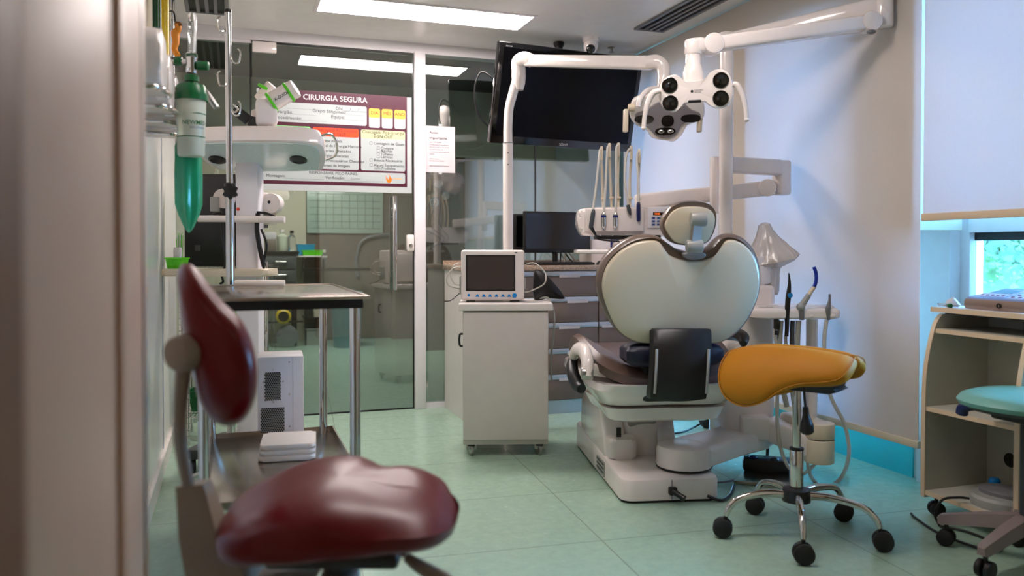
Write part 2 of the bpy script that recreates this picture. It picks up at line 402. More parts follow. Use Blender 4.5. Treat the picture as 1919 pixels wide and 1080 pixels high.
# hall ceiling light
def ceiling_light(x0, x1, y0, y1, em, label, loc_name='ceiling_light'):
    t = thing(loc_name, label, 'ceiling light', ((x0+x1)/2, (y0+y1)/2, ZC))
    f = MB(); e = .022
    for p, q in (((x0-e, y0-e, ZC-.008), (x1+e, y0, ZC)), ((x0-e, y1, ZC-.008), (x1+e, y1+e, ZC)), ((x0-e, y0, ZC-.008), (x0, y1, ZC)), ((x1, y0, ZC-.008), (x1+e, y1, ZC))): f.bb(p, q, 'white_frame', .002)
    f.build('frame', t); d = MB(); d.bb((x0, y0, ZC-.005), (x1, y1, ZC-.001), em); d.build('diffuser', t)
ceiling_light(.49, 1.75, 4.62, 4.925, 'panel_light', 'long rectangular ceiling light glowing above the glass wall')
ceiling_light(.49, 1.75, 2.35, 2.655, 'room_light', 'second long ceiling light near the doorway, out of view above the red stool')
ceiling_light(.1, 1.36, -.9, -.6, 'hall_light', 'ceiling light of the hall outside the doorway')
# ---------------------------------------------------------------- glass partition
a = MB(); a.bb((XL, YP-.02, 2.46), (XR+.05, YP+.08, ZC), 'white_frame'); a.bb((1.196, YP-.035, 0), (1.272, YP+.05, 2.47), 'white_frame', .004)
a.bb((1.272, YP-.01, 0), (XR+.05, YP+.04, .035), 'white_frame'); a.bb((XL, YP-.01, 2.44), (.125, YP+.04, 2.47), 'white_frame'); struct(a, 'trim_2')
def pane(n, x0, x1, z0, z1, nm):
    g = MB(); g.bb((x0, YP, z0), (x1, YP+.01, z1), 'glass'); return struct(g, nm)
pane(4, XL, .122, .0, 2.45, 'window_4')
door = pane(2, .132, 1.19, .008, 2.455, 'door_2')
pane(5, 1.272, 2.093, .035, 2.46, 'window_5'); pane(6, 2.099, XR+.04, .035, 2.46, 'window_6')
for x in (.1225, .131): pass
a = MB(); a.bb((.118, YP-.001, .0), (.124, YP+.011, 2.45), 'black'); a.build('seal', bpy.data.objects['window_4'])
a = MB(); a.bb((1.188, YP-.002, .0), (1.196, YP+.012, 2.455), 'black'); a.bb((.132, YP-.001, 2.449), (1.19, YP+.011, 2.459), 'black'); a.bb((.132, YP-.002, 0), (1.19, YP+.012, .010), 'black'); a.build('seal', door)
a = MB(); a.bb((.135, YP-.02, 2.385), (.285, YP+.03, 2.455), 'white_gloss', .004); a.build('patch_fitting', door)
for nm, yy in (('handle', -.055), ('handle', .06)):
    a = MB(); a.cyl((1.052, YP+yy, .83), (1.052, YP+yy, 1.47), .016, 'chrome', bev=.004)
    for z in (.96, 1.33): a.cyl((1.052, YP+yy, z), (1.052, YP, z), .009, 'chrome')
    a.build(nm, door)
a = MB(); a.box((1.165, YP-.02, 1.152), (.055, .035, .115), 'white_gloss', .012); a.lathe([(.013, 0), (.013, .006), (.004, .008)], 'chrome', (1.165, YP-.0375, 1.135), (0, -1, 0), 14); a.build('lock', door)
a = MB(); a.bb((2.091, YP-.001, .035), (2.101, YP+.011, 2.46), 'dark_grey'); a.build('seal', bpy.data.objects['window_5'])

# ---------------------------------------------------------------- room behind the glass
YB = 10.1
a = MB(); a.bb((-2.5, YP, -.1), (4.0, YB+.1, 0), 'floor'); struct(a, 'floor_back')
a = MB(); a.bb((-2.5, YP+.08, ZC+.0), (4.0, YB+.1, ZC+.1), 'back_ceiling'); struct(a, 'ceiling_back')
a = MB(); a.bb((-2.5, YB, 0), (.858, YB+.1, ZC), 'back_cream'); a.bb((.858, YB, 0), (4.0, YB+.1, ZC), 'back_brown'); struct(a, 'wall_back')
a = MB(); a.bb((-2.6, YP-.02, 0), (-2.5, YB, ZC), 'back_cream'); a.bb((-2.5, YP-.02, 0), (XL-.1, YP+.08, ZC), 'back_cream'); struct(a, 'wall_back_left')
a = MB(); a.bb((2.87, YP+.1, 0), (2.97, YB, ZC), 'blind_glow_paint'); a.bb((XW+.16, YP-.1, 0), (4.0, YP+.05, ZC), 'back_brown'); struct(a, 'wall_back_right')
a = MB(); a.bb((-2.5, 7.0, 1.95), (3.9, 7.12, ZC), 'back_cream'); struct(a, 'trim_3')
ceiling_light(0.2, 1.4, 8.3, 8.8, 'back_fill_light', 'unseen ceiling light added to brighten the room behind the glass wall')
PT = Mx(((1, 0, 0, 0), (0, 0, -1, 0), (0, 1, 0, 0), (0, 0, 0, 1)))   # local XY plane -> world XZ, facing -Y
def facing(x, y, z): return Mx.Translation((x, y, z)) @ PT
# wall planner, shelves, bins seen through the glass
p0 = ony(575, 358, YB-.03); p1 = ony(718, 438, YB-.03)
a = MB(); a.bb((p0.x, YB-.03, p1.z), (p1.x, YB-.002, p0.z), 'whiteboard', .004)
for i in range(1, 9): x = p0.x+.03+(p1.x-p0.x-.06)*i/9; a.bb((x-.003, YB-.032, p1.z+.06), (x+.003, YB-.0295, p0.z-.03), 'board_line')
for i in range(6): z = p1.z+.06+(p0.z-p1.z-.09)*i/5; a.bb((p0.x+.03, YB-.032, z-.003), (p1.x-.03, YB-.0295, z+.003), 'board_line')
tag(a.build('wall_planner', origin=(p0.x, YB, p1.z)), 'pale green gridded planner board hung on the brown wall behind the glass', 'planner board')
def bx(px0, py0, px1, py1, Y, dep):
    a0, b0 = ony(px0, py0, Y), ony(px1, py1, Y); return (a0.x, Y, b0.z), (b0.x, Y+dep, a0.z)
# dark drawer cabinet
lo, hi = bx(495, 476, 556, 545, 9.55, .45)
t = thing('drawer_cabinet', 'dark grey drawer cabinet with chrome handles seen through the glass', 'drawer cabinet', (lo[0], lo[1], 0))
a = MB(); a.bb((lo[0]-.25, lo[1], .62), (hi[0], hi[1], hi[2]), 'back_grey', .005); a.bb((lo[0]-.25, lo[1]-.02, hi[2]), (hi[0]+.03, hi[1], hi[2]+.03), 'dark_metal', .004)
for x in (lo[0]-.22, hi[0]-.03):
    a.bb((x, lo[1], 0), (x+.03, lo[1]+.03, .62), 'dark_metal'); a.bb((x, hi[1]-.03, 0), (x+.03, hi[1], .62), 'dark_metal')
a.build('body', t)
for i in range(3):
    z = hi[2]-.04-.15*i; a = MB(); a.bb((lo[0]-.2, lo[1]-.015, z-.13), (hi[0]-.02, lo[1], z), 'back_grey' if i < 2 else 'mid_grey', .004); d = a.build('drawer', t)
    a = MB(); xx = (lo[0]+hi[0])/2; a.tube([(xx-.07, lo[1]-.015, z-.05), (xx-.06, lo[1]-.04, z-.05), (xx+.06, lo[1]-.04, z-.05), (xx+.07, lo[1]-.015, z-.05)], .01, 'chrome'); a.build('handle', d)
# lower rack
lo, hi = bx(488, 560, 568, 625, 9.5, .5)
t = thing('storage_rack', 'dark metal rack on a large wheel under the drawer cabinet, behind the glass', 'rack', (lo[0], lo[1], 0))
a = MB()
for z in (.28, .50): a.bb((lo[0], lo[1]-.04, z), (hi[0], lo[1]+.02, z+.015), 'dark_metal')
a.build('shelf', t)
a = MB(); wp = ony(538, 622, 9.44); a.lathe([(.02, -.02), (.11, -.02), (.125, -.01), (.125, .01), (.11, .02), (.02, .02)], 'mid_grey', (wp.x, 9.44, .13), (0, 1, 0)); a.build('wheel', t)
a = MB(); q = ony(531, 593, 9.42); a.lathe([(.06, -.03), (.085, -.01), (.085, .02), (.055, .03)], 'yellow', q, (0, 1, 0)); a.lathe([(.058, -.035), (.058, -.03)], 'black', q, (0, 1, 0))
tag(a.build('yellow_black_roll', origin=q), 'round yellow rimmed black roll lying on the dark rack behind the glass', 'roll')  # plain yellow and black round thing, gives no light
# wall shelf with bottles, box, basket
sh = ony(560, 479, 9.75); s2 = ony(613, 479, 9.75)
t = thing('wall_shelf', 'narrow white shelf on a diagonal bracket below the planner board', 'shelf', (sh.x, YB, sh.z))
a = MB(); a.bb((sh.x-.05, 9.7, sh.z-.02), (s2.x, YB-.001, sh.z), 'white_plastic', .003); a.build('board', t)
a = MB(); a.beam((sh.x+.05, YB-.01, sh.z-.28), (sh.x+.05, 9.75, sh.z-.03), .02, .01, 'grey_plastic'); a.build('bracket', t)
def tray(name, label, cat, px0, py0, px1, py1, Y, dep, k, rest=None):
    lo, hi = bx(px0, py0, px1, py1, Y, dep); x0, y0, z0 = lo; x1, y1, z1 = hi
    if rest is not None: z1 += rest-z0; z0 = rest
    a = MB(); e = .012*max(1, (x1-x0)/.3); cx, cy = (x0+x1)/2, (y0+y1)/2; s = .88
    def rg(f, z): return [V((cx+(x-cx)*f, cy+(y-cy)*f, z)) for x, y in ((x0, y0), (x1, y0), (x1, y1), (x0, y1))]
    a.rings([rg(s, z0), rg(1, z1), rg(1.03, z1), rg(1.03, z1-.01), ], k, cap=False); a.rings([rg(s*.97, z0+.006), rg(.95, z1)], k, cap=False)
    a.face(rg(s, z0), k); a.face(rg(s*.97, z0+.006), k); a.rings([rg(.95, z1), rg(1., z1)], k, cap=False)
    return tag(a.build(name, origin=(cx, cy, z0)), label, cat)
tray('storage_box', 'blue plastic box on the white shelf behind the glass', 'box', 557, 457, 590, 478, 9.80, .2, 'blue_box', sh.z)
tray('storage_basket', 'flat bright green basket on the white shelf behind the glass', 'basket', 566, 468, 606, 478, 9.71, .07, 'green_bright', sh.z)
def bottle(px, pyb, h, r, Y, k, label, cap='white_plastic', rest=None, group=None):
    q = ony(px, pyb, Y)
    if rest is not None: q.z = rest
    t = thing('bottle', label, 'bottle', q, group=group)
    a = MB(); a.lathe([(r*.9, 0), (r, .01), (r, h*.68), (r*.4, h*.8), (r*.4, h*.86)], k, q); a.build('body', t)
    a = MB(); a.lathe([(r*.48, h*.86), (r*.48, h), (r*.1, h)], cap, q); a.build('cap', t)
    return t
cz = bx(495, 476, 556, 545, 9.55, .45)[1][2]+.03
bottle(529, 478, .25, .06, 9.62, 'frosted', 'wide pale bottle with a red mark on the drawer cabinet behind the glass', rest=cz)
bottle(547, 478, .24, .045, 9.62, 'clear', 'clear bottle with a black cap on the drawer cabinet behind the glass', 'black', rest=cz)
lo, hi = bx(496, 440, 518, 478, 9.62, .12)
a = MB(); a.bb((lo[0], lo[1], cz), (hi[0], hi[1], cz+.13), 'back_brown', .01); a.bb((lo[0], lo[1], cz+.13), (hi[0], hi[1], cz+.22), 'paper', .01)
tag(a.build('carton', origin=lo), 'brown and white carton on the drawer cabinet behind the glass', 'carton')
tray('storage_crate', 'clear grey plastic crate on the floor behind the glass', 'crate', 573, 598, 606, 628, 9.55, .35, 'grey_plastic', 0.002)
lo, hi = bx(571, 560, 608, 598, 9.55, .35)
a = MB(); a.bb((lo[0], lo[1], lo[2]), (hi[0], hi[1], lo[2]+.02), 'dark_metal'); a.bb((lo[0], lo[1], 0), (lo[0]+.02, lo[1]+.02, 1.0), 'dark_metal'); a.bb((hi[0]-.02, lo[1], 0), (hi[0], lo[1]+.02, 1.0), 'dark_metal')
a.bb((lo[0], lo[1]-.02, .86), (hi[0]+.55, hi[1], .89), 'dark_metal'); a.bb((lo[0]+.02, hi[1]-.02, 0), (hi[0], hi[1], .86), 'back_grey')
tag(a.build('work_bench', origin=(lo[0], lo[1], 0)), 'dark bench with a low shelf behind the glass, left of the teal bin', 'bench')
cb = ony(598, 585, 9.7)
tray('cloth_bag', 'small cream bag on the low bench shelf behind the glass', 'bag', 588, 575, 604, 597, 9.62, .2, 'back_cream', bx(571, 560, 608, 598, 9.55, .35)[0][2]+.02)
bottle(608, 530, .22, .035, 9.6, 'clear', 'small clear spray bottle on the dark bench behind the glass', rest=.89)
q = ony(650, 628, 9.3)
t = thing('waste_bin', 'tall teal waste bin with a paler liner behind the glass door', 'bin', (q.x, 9.3, 0))
a = MB(); a.lathe([(.15, .002), (.18, .6), (.17, .6), (.145, .02)], 'teal_bin', (q.x, 9.3, 0)); a.build('body', t)
a = MB(); a.lathe([(.19, .52, ), (.2, .58), (.175, .63), (.165, .5)], 'poster_green' if 0 else 'teal_vinyl', (q.x, 9.3, 0), fn=lambda q_, z: 1+.03*math.sin(7*q_)); a.build('liner', t)
q = ony(686, 500, YB-.03)
a = MB(); a.tube([(q.x-.1, YB-.03, .78), (q.x-.12, YB-.03, 1.0), (q.x-.06, YB-.03, 1.2), (q.x+.1, YB-.03, 1.28), (q.x+.42, YB-.03, 1.28), (q.x+.55, YB-.03, 1.1), (q.x+.52, YB-.03, .8)], .022, 'mid_grey', n=8)
tag(a.build('wall_hoop', origin=q), 'curved grey tube frame on the brown wall behind the glass door', 'frame')
a = MB(); cq = ony(756, 400, 9.9); a.bb((cq.x-.14, 9.9, 0), (cq.x+.5, 9.98, 2.5), 'back_brown'); struct(a, 'trim_4')
# gas manifold dials on the brown pillar seen right of the post
q = ony(822, 345, 8.6)
t = thing('gauge_panel', 'round pressure gauges and hoses behind the glass, right of the white post', 'gauge panel', (q.x, 8.65, q.z-.25))
a = MB(); a.bb((q.x-.25, 8.62, 0), (q.x+.25, 8.7, 1.75), 'back_brown', .01); a.build('panel', t)
for dx, dz in ((0, 0), (.08, -.13), (-.05, -.2)):
    a = MB(); a.lathe([(.05, 0), (.05, -.03), (.042, -.03), (.042, -.026), (.01, -.026)], 'chrome', (q.x+dx, 8.62, q.z+dz), (0, 1, 0)); a.lathe([(.04, -.027), (.01, -.028)], 'paper', (q.x+dx, 8.62, q.z+dz), (0, 1, 0)); a.build('gauge', t)
for k in range(3):
    a = MB(); a.tube([(q.x-.1+.06*k, 8.6, q.z-.2), (q.x-.2+.1*k, 8.56, q.z-.45), (q.x+.05*k, 8.55, q.z-.6), (q.x-.1, 8.58, q.z-.7)], .008, 'black'); a.build('hose', t)

# ---------------------------------------------------------------- poster on the glass door
X0, X1, Z0, Z1 = .178, 1.148, 1.538, 2.158; YY = YP-.004
a = MB(); a.bb((.16, YP-.0025, 1.495), (1.18, YP-.0006, 2.155), 'frosted_sheet')
tag(a.build('frosted_sheet', origin=(.16, YP, 1.5)), 'pale frosted sheet stuck to the glass door behind the poster', 'sheet')
a = MB(); a.bb((X0, YY, Z0), (X1, YY+.0012, Z1), 'maroon')
PW, PH = X1-X0, Z1-Z0
def rr(x0, x1, z0, z1, k, r=.012, d=.0006, lay=1):
    o = []
    for cx, cz_, a0 in ((x1-r, z1-r, 0), (x0+r, z1-r, 90), (x0+r, z0+r, 180), (x1-r, z0+r, 270)):
        for i in range(5): q = R(a0+i*22.5); o.append((cx+r*math.cos(q), cz_+r*math.sin(q)))
    a.prism(o, d, k, facing(0, YY-.0001*lay, 0))
def U(u): return X0+PW*u
def W(v_): return Z1-PH*v_
def tx(s, u, v_, size, k='ink', al='LEFT', bold=0., y=.0016): a.text(s, size*(1 if size > .045 else .86), facing(U(u), YY-y, W(v_)), k, al, bold)
def ln(u0, u1, v_, k='ink', th=.0008): a.bb((U(u0), YY-.0013, W(v_)), (U(u1), YY-.0008, W(v_)+th), k)
tx('CIRURGIA SEGURA', .50, .095, .050, 'paper', 'CENTER', .018)
rr(U(.02), U(.715), W(.345), W(.135), 'poster_white'); 
tx('Paciente', .04, .2, .032); tx('DN___/___/___', .50, .19, .036); ln(.14, .48, .2)
tx('Cirurgião:', .09, .255, .035); ln(.2, .37, .26); tx('Grupo Sanguíneo:', .345, .225, .036); ln(.56, .70, .235)
tx('Procedimento:', .09, .315, .035); ln(.24, .44, .32); tx('Equipe:', .47, .28, .036); ln(.55, .70, .29)
for i, s in enumerate(('DIA', 'MÊS', 'ANO')):
    u = .73+.09*i; rr(U(u), U(u+.078), W(.36), W(.15), 'poster_white'); rr(U(u), U(u+.078), W(.25), W(.15), 'poster_orange', lay=3); tx(s, u+.039, .215, .036, 'ink', 'CENTER', .0)
for i, (k, s1, s2) in enumerate((('poster_green', 'Checagem Inicial', 'SIGN IN'), ('poster_red', 'Checagem Pré-incisão', 'TIME OUT'), ('poster_tan', 'Checagem Pós-cirurgia', 'SIGN OUT'))):
    u = .02+.327*i; rr(U(u), U(u+.312), W(.83), W(.385), 'poster_white'); rr(U(u), U(u+.312), W(.48), W(.385), k, lay=3)
    tx(s1, u+.156, .425, .036, 'ink', 'CENTER'); tx(s2, u+.156, .470, .034, 'ink', 'CENTER', .008)
def chk(u, v_, s):
    x, z = U(u), W(v_)
    for p, q in (((x, z), (x+.018, z+.0015)), ((x, z+.018), (x+.018, z+.0195)), ((x, z), (x+.0015, z+.0195)), ((x+.0165, z), (x+.018, z+.0195))): a.bb((p[0], YY-.0013, p[1]), (q[0], YY-.0008, q[1]), 'ink')
    a.text(s, .026, facing(x+.026, YY-.0016, z+.001), 'ink')
for j, s in enumerate(('Equipe na Sala', 'Local da Cirurgia Marcado', 'Materiais Checados', 'Alergias Checadas', 'Itens Necessários Checados', 'Exames de Imagem')): chk(.365, .54+.053*j, s)
for j, s in enumerate(('Confirmar Paciente', 'Consentimento', 'Alergias', 'Via Aérea')): chk(.04, .54+.06*j, s)
for (du, v_, s) in ((0, .545, 'Contagem de Gases'), (.05, .595, 'Comuns'), (.05, .625, 'Agulhas'), (.05, .66, 'Tubetes'), (.05, .69, 'Lâminas'), (0, .73, 'Biópsia Necessário'), (0, .785, 'Algum Equipamento')): chk(.735+du, v_, s)
tx('com Problema', .765, .815, .029)
rr(U(.02), U(.985), W(.965), W(.85), 'poster_white'); tx('RESPONSÁVEL PELO PAINEL', .32, .885, .03); tx('Montagem:', .04, .93, .032); ln(.15, .42, .945); tx('Verificação:', .43, .935, .032); ln(.55, .83, .95); tx('Giovana', .6, .935, .024, 'mid_grey')
a.prism([(U(.86)+x*.001, W(.955)+z*.001) for x, z in ((0, 0), (12, -4), (26, 6), (30, 24), (20, 38), (6, 62), (12, 36), (6, 18), (-4, 30), (-12, 48), (-10, 18))], .0005, 'flame', facing(0, YY-.0012, 0))
tx('instituto', .90, .92, .022, 'poster_orange')
tag(a.build('safety_poster', origin=(X0, YP, Z0)), 'maroon bordered surgical checklist poster headed CIRURGIA SEGURA on the glass door', 'poster')
# notice paper
a = MB(); nx0, nx1, nz0, nz1 = 1.277, 1.49, 1.645, 1.968; a.bb((nx0, YP-.003, nz0), (nx1, YP-.0015, nz1), 'paper')
def nt_(s, x, z, sz, b=0.): a.text(s, sz, facing(nx0+x, YP-.0036, nz1-z), 'ink', 'LEFT', b)
nt_('Aviso', .028, .055, .028, .006); nt_('importante.', .028, .092, .028, .008); nt_('NÃO RETIRAR!', .028, .118, .013)
for i, s in enumerate(('COMPONENTES DAS MESMAS', 'SEM AVISO PRÉVIO AO SETOR', 'DE ENGENHARIA OU', 'COORDENADOR DA SALA EM', 'CURSO.')): nt_(s, .028, .136+.016*i, .0105)
nt_('Atenciosamente,', .028, .232, .0105); nt_('Coordenação do Centro', .028, .246, .0105); nt_('#SEGURANÇADOPACIENTE', .028, .282, .0115, .006)
for z in (nz0-.012, nz1+.002): a.bb(((nx0+nx1)/2-.012, YP-.0025, z), ((nx0+nx1)/2+.012, YP-.001, z+.014), 'frosted_sheet')
tag(a.build('notice_paper', origin=(nx0, YP, nz0)), 'white paper notice reading Aviso importante taped to the glass beside the post', 'notice')
# ---------------------------------------------------------------- ceiling things
def slot_vent(x0, x1, y0, y1, n, label, along='y'):
    t = thing('ceiling_vent', label, 'ceiling vent', ((x0+x1)/2, (y0+y1)/2, ZC), group=None)
    a = MB(); a.bb((x0, y0, ZC-.002), (x1, y1, ZC-.0005), 'black'); a.build('backing', t); e = .022
    a = MB()
    for p, q in (((x0-e, y0-e, ZC-.012), (x1+e, y0, ZC)), ((x0-e, y1, ZC-.012), (x1+e, y1+e, ZC)), ((x0-e, y0, ZC-.012), (x0, y1, ZC)), ((x1, y0, ZC-.012), (x1+e, y1, ZC))): a.bb(p, q, 'mid_grey', .002)
    a.build('frame', t)
    for i in range(1, n):
        a = MB()
        x = x0+(x1-x0)*i/n; a.bb((x-.010, y0, ZC-.012), (x+.010, y1, ZC-.002), 'mid_grey', .002)
        a.build('slat', t)
    return t
slot_vent(2.475, 2.645, 3.2, 4.64, 4, 'long slotted ceiling vent beside the window blinds')
slot_vent(-.225, -.03, 4.3, 5.17, 4, 'grey slatted ceiling vent above the drip stand')
t = thing('ceiling_camera', 'white dome security camera with a black lens under the ceiling', 'security camera', (2.284, 4.954, ZC))
a = MB(); q = V((2.284, 4.954, ZC)); a.lathe([(.055, 0), (.055, -.03), (.045, -.036), (.01, -.036)], 'white_gloss', q); a.lathe([(.01, -.03), (.046, -.034), (.048, -.06), (.044, -.085), (.03, -.105), (.005, -.113)], 'white_gloss', q); a.build('body', t)
a = MB(); d = (V((0, -1, -.35))).normalized(); a.lathe([(.030, .030), (.030, .044), (.02, .053), (.002, .056)], 'black_gloss', q+V((0, 0, -.075)), (-.4, -.85, -.3)); a.build('lens', t)
q = V((2.535, 5.15, ZC)); a = MB(); a.lathe([(.028, 0), (.028, -.004), (.012, -.01), (.012, -.03), (.02, -.034), (.002, -.036)], 'brushed', q)
tag(a.build('sprinkler', origin=q), 'small metal sprinkler head in the ceiling right of the dome camera', 'sprinkler')

# ---------------------------------------------------------------- television
TC = at(1067, 187, 5.42); ax = V((math.cos(R(7)), math.sin(R(7)), 0)); nh = V((math.sin(R(7)), -math.cos(R(7)), 0)); tl = R(14)
up = (V((0, 0, 1))*math.cos(tl)+nh*math.sin(tl)); nn = nh*math.cos(tl)-V((0, 0, 1))*math.sin(tl)
TM = basis(TC, ax, up, nn)      # local x right, y up, z towards viewer
t = thing('television', 'large black flat television hung tilted from the ceiling before the glass', 'television', TC)
TWd, THt = 1.10, .645
a = MB(TM); a.box((0, 0, -.03), (TWd, THt, .05), 'black_gloss', .008); a.text('SONY', .026, Mx.Translation((0.0, -THt/2+.012, -.0045)), 'paper', 'CENTER', .01); a.text('BRAVIA', .014, Mx.Translation((-TWd/2+.07, THt/2-.03, -.0045)), 'mid_grey', 'CENTER'); a.build('bezel', t)
a = MB(TM); a.box((0, .01, -.0055), (TWd-.07, THt-.085, .003), 'tv_screen'); a.build('screen', t)
a = MB(TM); a.box((0, 0, -.075), (.7, .45, .05), 'black', .02)
for i in range(4): a.box((-.2+.05*i, -.1, -.1015), (.025, .012, .003), 'mid_grey')
a.build('back_cover', t)
a = MB(); b0 = TM @ V((0, .05, -.12)); a.beam(TM @ V((0, .05, -.10)), b0+V((0, .06, .1)), .12, .05, 'black'); a.cyl(b0+V((0, .05, .05)), (b0.x, b0.y+.05, ZC), .026, 'black'); a.lathe([(.038, 0), (.038, -.015), (.03, -.03)], 'black', (b0.x, b0.y+.05, ZC)); a.build('ceiling_mount', t)
a = MB(); e = TM @ V((-TWd/2+.06, .05, -.06)); a.tube([e, e+V((-.12, .02, .08)), e+V((-.16, .05, -.05)), e+V((-.10, .08, -.22)), e+V((.1, .1, -.3)), TM @ V((-.1, -.1, -.10))], .006, 'black'); a.build('cable', t)

# ---------------------------------------------------------------- blinds
def blind(y0, y1, zb, label):
    t = thing('roller_blind', label, 'blind', (XR, (y0+y1)/2, ZC), group=None)
    a = MB(); a.bb((XR, y0, zb+.03), (XR+.002, y1, ZC-.01), 'blind'); a.build('fabric', t)
    a = MB(); a.bb((XR-.008, y0-.004, zb), (XR+.012, y1+.004, zb+.032), 'maple' if zb > 1 else 'cream_plastic', .003); a.build('bottom_rail', t)
    a = MB(); a.cyl((XR+.06, y0, ZC-.03), (XR+.06, y1, ZC-.03), .03, 'grey_plastic'); a.build('roller', t)
blind(2.69, 5.46, .245, 'tall white roller blind lowered almost to the floor behind the dental unit')
blind(1.10, 2.675, 1.225, 'half raised roller blind with a beige rail over the open window')
# trees outside
def tree(x, y, z, r, k, label):
    t = thing('tree', label, 'tree', (x, y, -3))
    a = MB(); a.cyl((x, y, -3), (x, y, z-r*.2), .16, 'bark', .08); a.build('trunk', t)
    bm_ = MB(); rnd = random.Random(int(x*31+y*7)); i = bm_.mi(k)
    bm_.sphere((x, y, z), r*.8, k, (1, 1, .85), 16)
    for _ in range(9000):
        th, ph = rnd.uniform(0, 6.283), math.acos(rnd.uniform(-1, 1)); rad = r*(.72+.33*rnd.random()**.5)*(1+.25*noise.noise(V((th*1.2, ph*2, 0))))
        c = V((x+rad*math.sin(ph)*math.cos(th), y+rad*math.sin(ph)*math.sin(th), z+rad*.85*math.cos(ph))); s_ = rnd.uniform(.02, .05)*r
        u = V((rnd.gauss(0, 1), rnd.gauss(0, 1), rnd.gauss(0, 1))).normalized(); w_ = u.orthogonal().normalized()
        f = bm_.bm.faces.new([bm_.bm.verts.new(p) for p in (c-u*s_, c+w_*s_*.5, c+u*s_, c-w_*s_*.5)]); f.material_index = i
    bm_.build('foliage', t, flat=True)
tree(6.3, 5.6, .5, 1.15, 'leaf', 'bright green leafy tree close outside the open window')
tree(11.0, 8.6, 1.8, 3.2, 'leaf2', 'large bluish green tree farther outside the open window')
a = MB(); a.bb((3.4, -6, -3.1), (30, 20, -3.0), 'leaf2'); o = struct(a, 'ground_outside')

# ---------------------------------------------------------------- cabinet, worktop
CX0, CY0, CY1, CZT = 1.41, 5.0, 5.485, .965
t = thing('drawer_unit', 'built in cabinet of brown drawers with metal channels under the granite top', 'cabinet', (2.1, 5.25, 0))
a = MB(); a.bb((CX0, CY0+.02, 0), (CX0+.02, CY1, CZT), 'laminate_white'); a.bb((CX0+.02, CY0+.03, .09), (XR-.02, CY1, CZT), 'laminate_white'); a.bb((CX0+.02, CY0+.015, 0), (XR-.02, CY1, .09), 'aluminium'); a.build('carcass', t)
cols = [(1.43, 1.90), (1.905, 2.365), (2.372, XR-.02)]
for ci, (xa, xb) in enumerate(cols):
    for i in range(5):
        z0 = .095+i*.174; a = MB(); a.bb((xa, CY0, z0), (xb, CY0+.02, z0+.134), 'brown_drawer', .002); d = a.build('drawer', t)
        a = MB(); a.bb((xa, CY0-.004, z0+.136), (xb, CY0+.02, z0+.170), 'aluminium', .004); a.build('channel_handle', d)
        if ci:
            a = MB(); xx = xa+(.17 if ci == 1 else .02)+.06*(i % 2); a.bb((xx, CY0-.008, z0+.128), (xx+.15, CY0-.004, z0+.146), 'paper'); a.build('label_holder', d)
a = MB(); a.bb((CX0-.012, CY0-.02, CZT+.001), (XR-.015, CY1+.005, 1.0), 'granite', .003); a.bb((CX0-.012, CY1-.015, 1.0), (XR-.015, CY1+.005, 1.03), 'granite')
tag(a.build('worktop', origin=(2.1, 5.2, .97)), 'brown speckled granite worktop over the drawer cabinet', 'worktop')
WT = 1.0
# desktop monitors on the worktop
def monitor(px0, py0, px1, py1, Y, label, rz=0.):
    q0, q1 = ony(px0, py0, Y), ony(px1, py1, Y); cx = (q0.x+q1.x)/2; wd = q1.x-q0.x; ht = q0.z-q1.z; fr = frame((cx, Y, 0), rz)
    t = thing('computer_monitor', label, 'monitor', (cx, Y, WT), rz)
    a = MB(fr); a.box((0, 0, (q0.z+q1.z)/2), (wd, .03, ht), 'black', .006); a.text('AOC', .014, fr.inverted() @ fr @ facing(0, -.0155, q1.z+.006), 'mid_grey', 'CENTER'); a.build('housing', t)
    a = MB(fr); a.box((0, -.015, (q0.z+q1.z)/2+.006), (wd-.03, .003, ht-.045), 'black_gloss'); a.build('screen', t)
    a = MB(fr); a.cyl((0, .03, WT+.01), (0, .03, q1.z+.08), .02, 'black'); a.box((0, .01, WT+.007), (.22, .16, .012), 'black', .005); a.build('stand', t)
monitor(962, 401, 1000, 470, 5.33, 'small black monitor edge showing behind the white dental tray column', R(4))
monitor(979, 396, 1107, 474, 5.20, 'wide black desktop monitor on the granite worktop', R(4))
a = MB(frame((2.13, 5.06, WT))); a.box((0, 0, .010), (.42, .12, .016), 'black', .004)
for r_ in range(4):
    for c_ in range(14): a.box((-.185+.0285*c_, -.04+.026*r_, .0205), (.022, .019, .005), 'dark_grey')
tag(a.build('keyboard', origin=(2.13, 5.06, WT)), 'black keyboard lying before the desktop monitor', 'keyboard')
a = MB(); a.sphere((2.42, 5.07, WT+.001), .034, 'black', (.9, 1.5, .9)); tag(a.build('computer_mouse', origin=(2.42, 5.07, WT)), 'black mouse on the granite top beside the keyboard', 'mouse')
q0, q1 = ony(1108, 449, 5.22), ony(1192, 498, 5.22)
t = thing('boxed_equipment', 'white equipment box with blue KASVI label on the worktop', 'equipment box', ((q0.x+q1.x)/2, 5.3, WT))
a = MB(); a.bb((q0.x, 5.22, WT), (q1.x, 5.44, q0.z), 'white_plastic', .012); a.build('body', t)
l0, l1 = ony(1145, 447, 5.21), ony(1178, 464, 5.21); a = MB(); a.bb((l0.x, 5.214, l1.z), (l1.x+.02, 5.2195, l0.z), 'kasvi_blue'); a.text('KASVI', .030, facing(l0.x+.01, 5.2135, l1.z+.035), 'paper', 'LEFT', .01); a.bb((l0.x+.012, 5.2135, l1.z), (l1.x+.012, 5.2145, l1.z+.02), 'paper'); a.build('label', t)
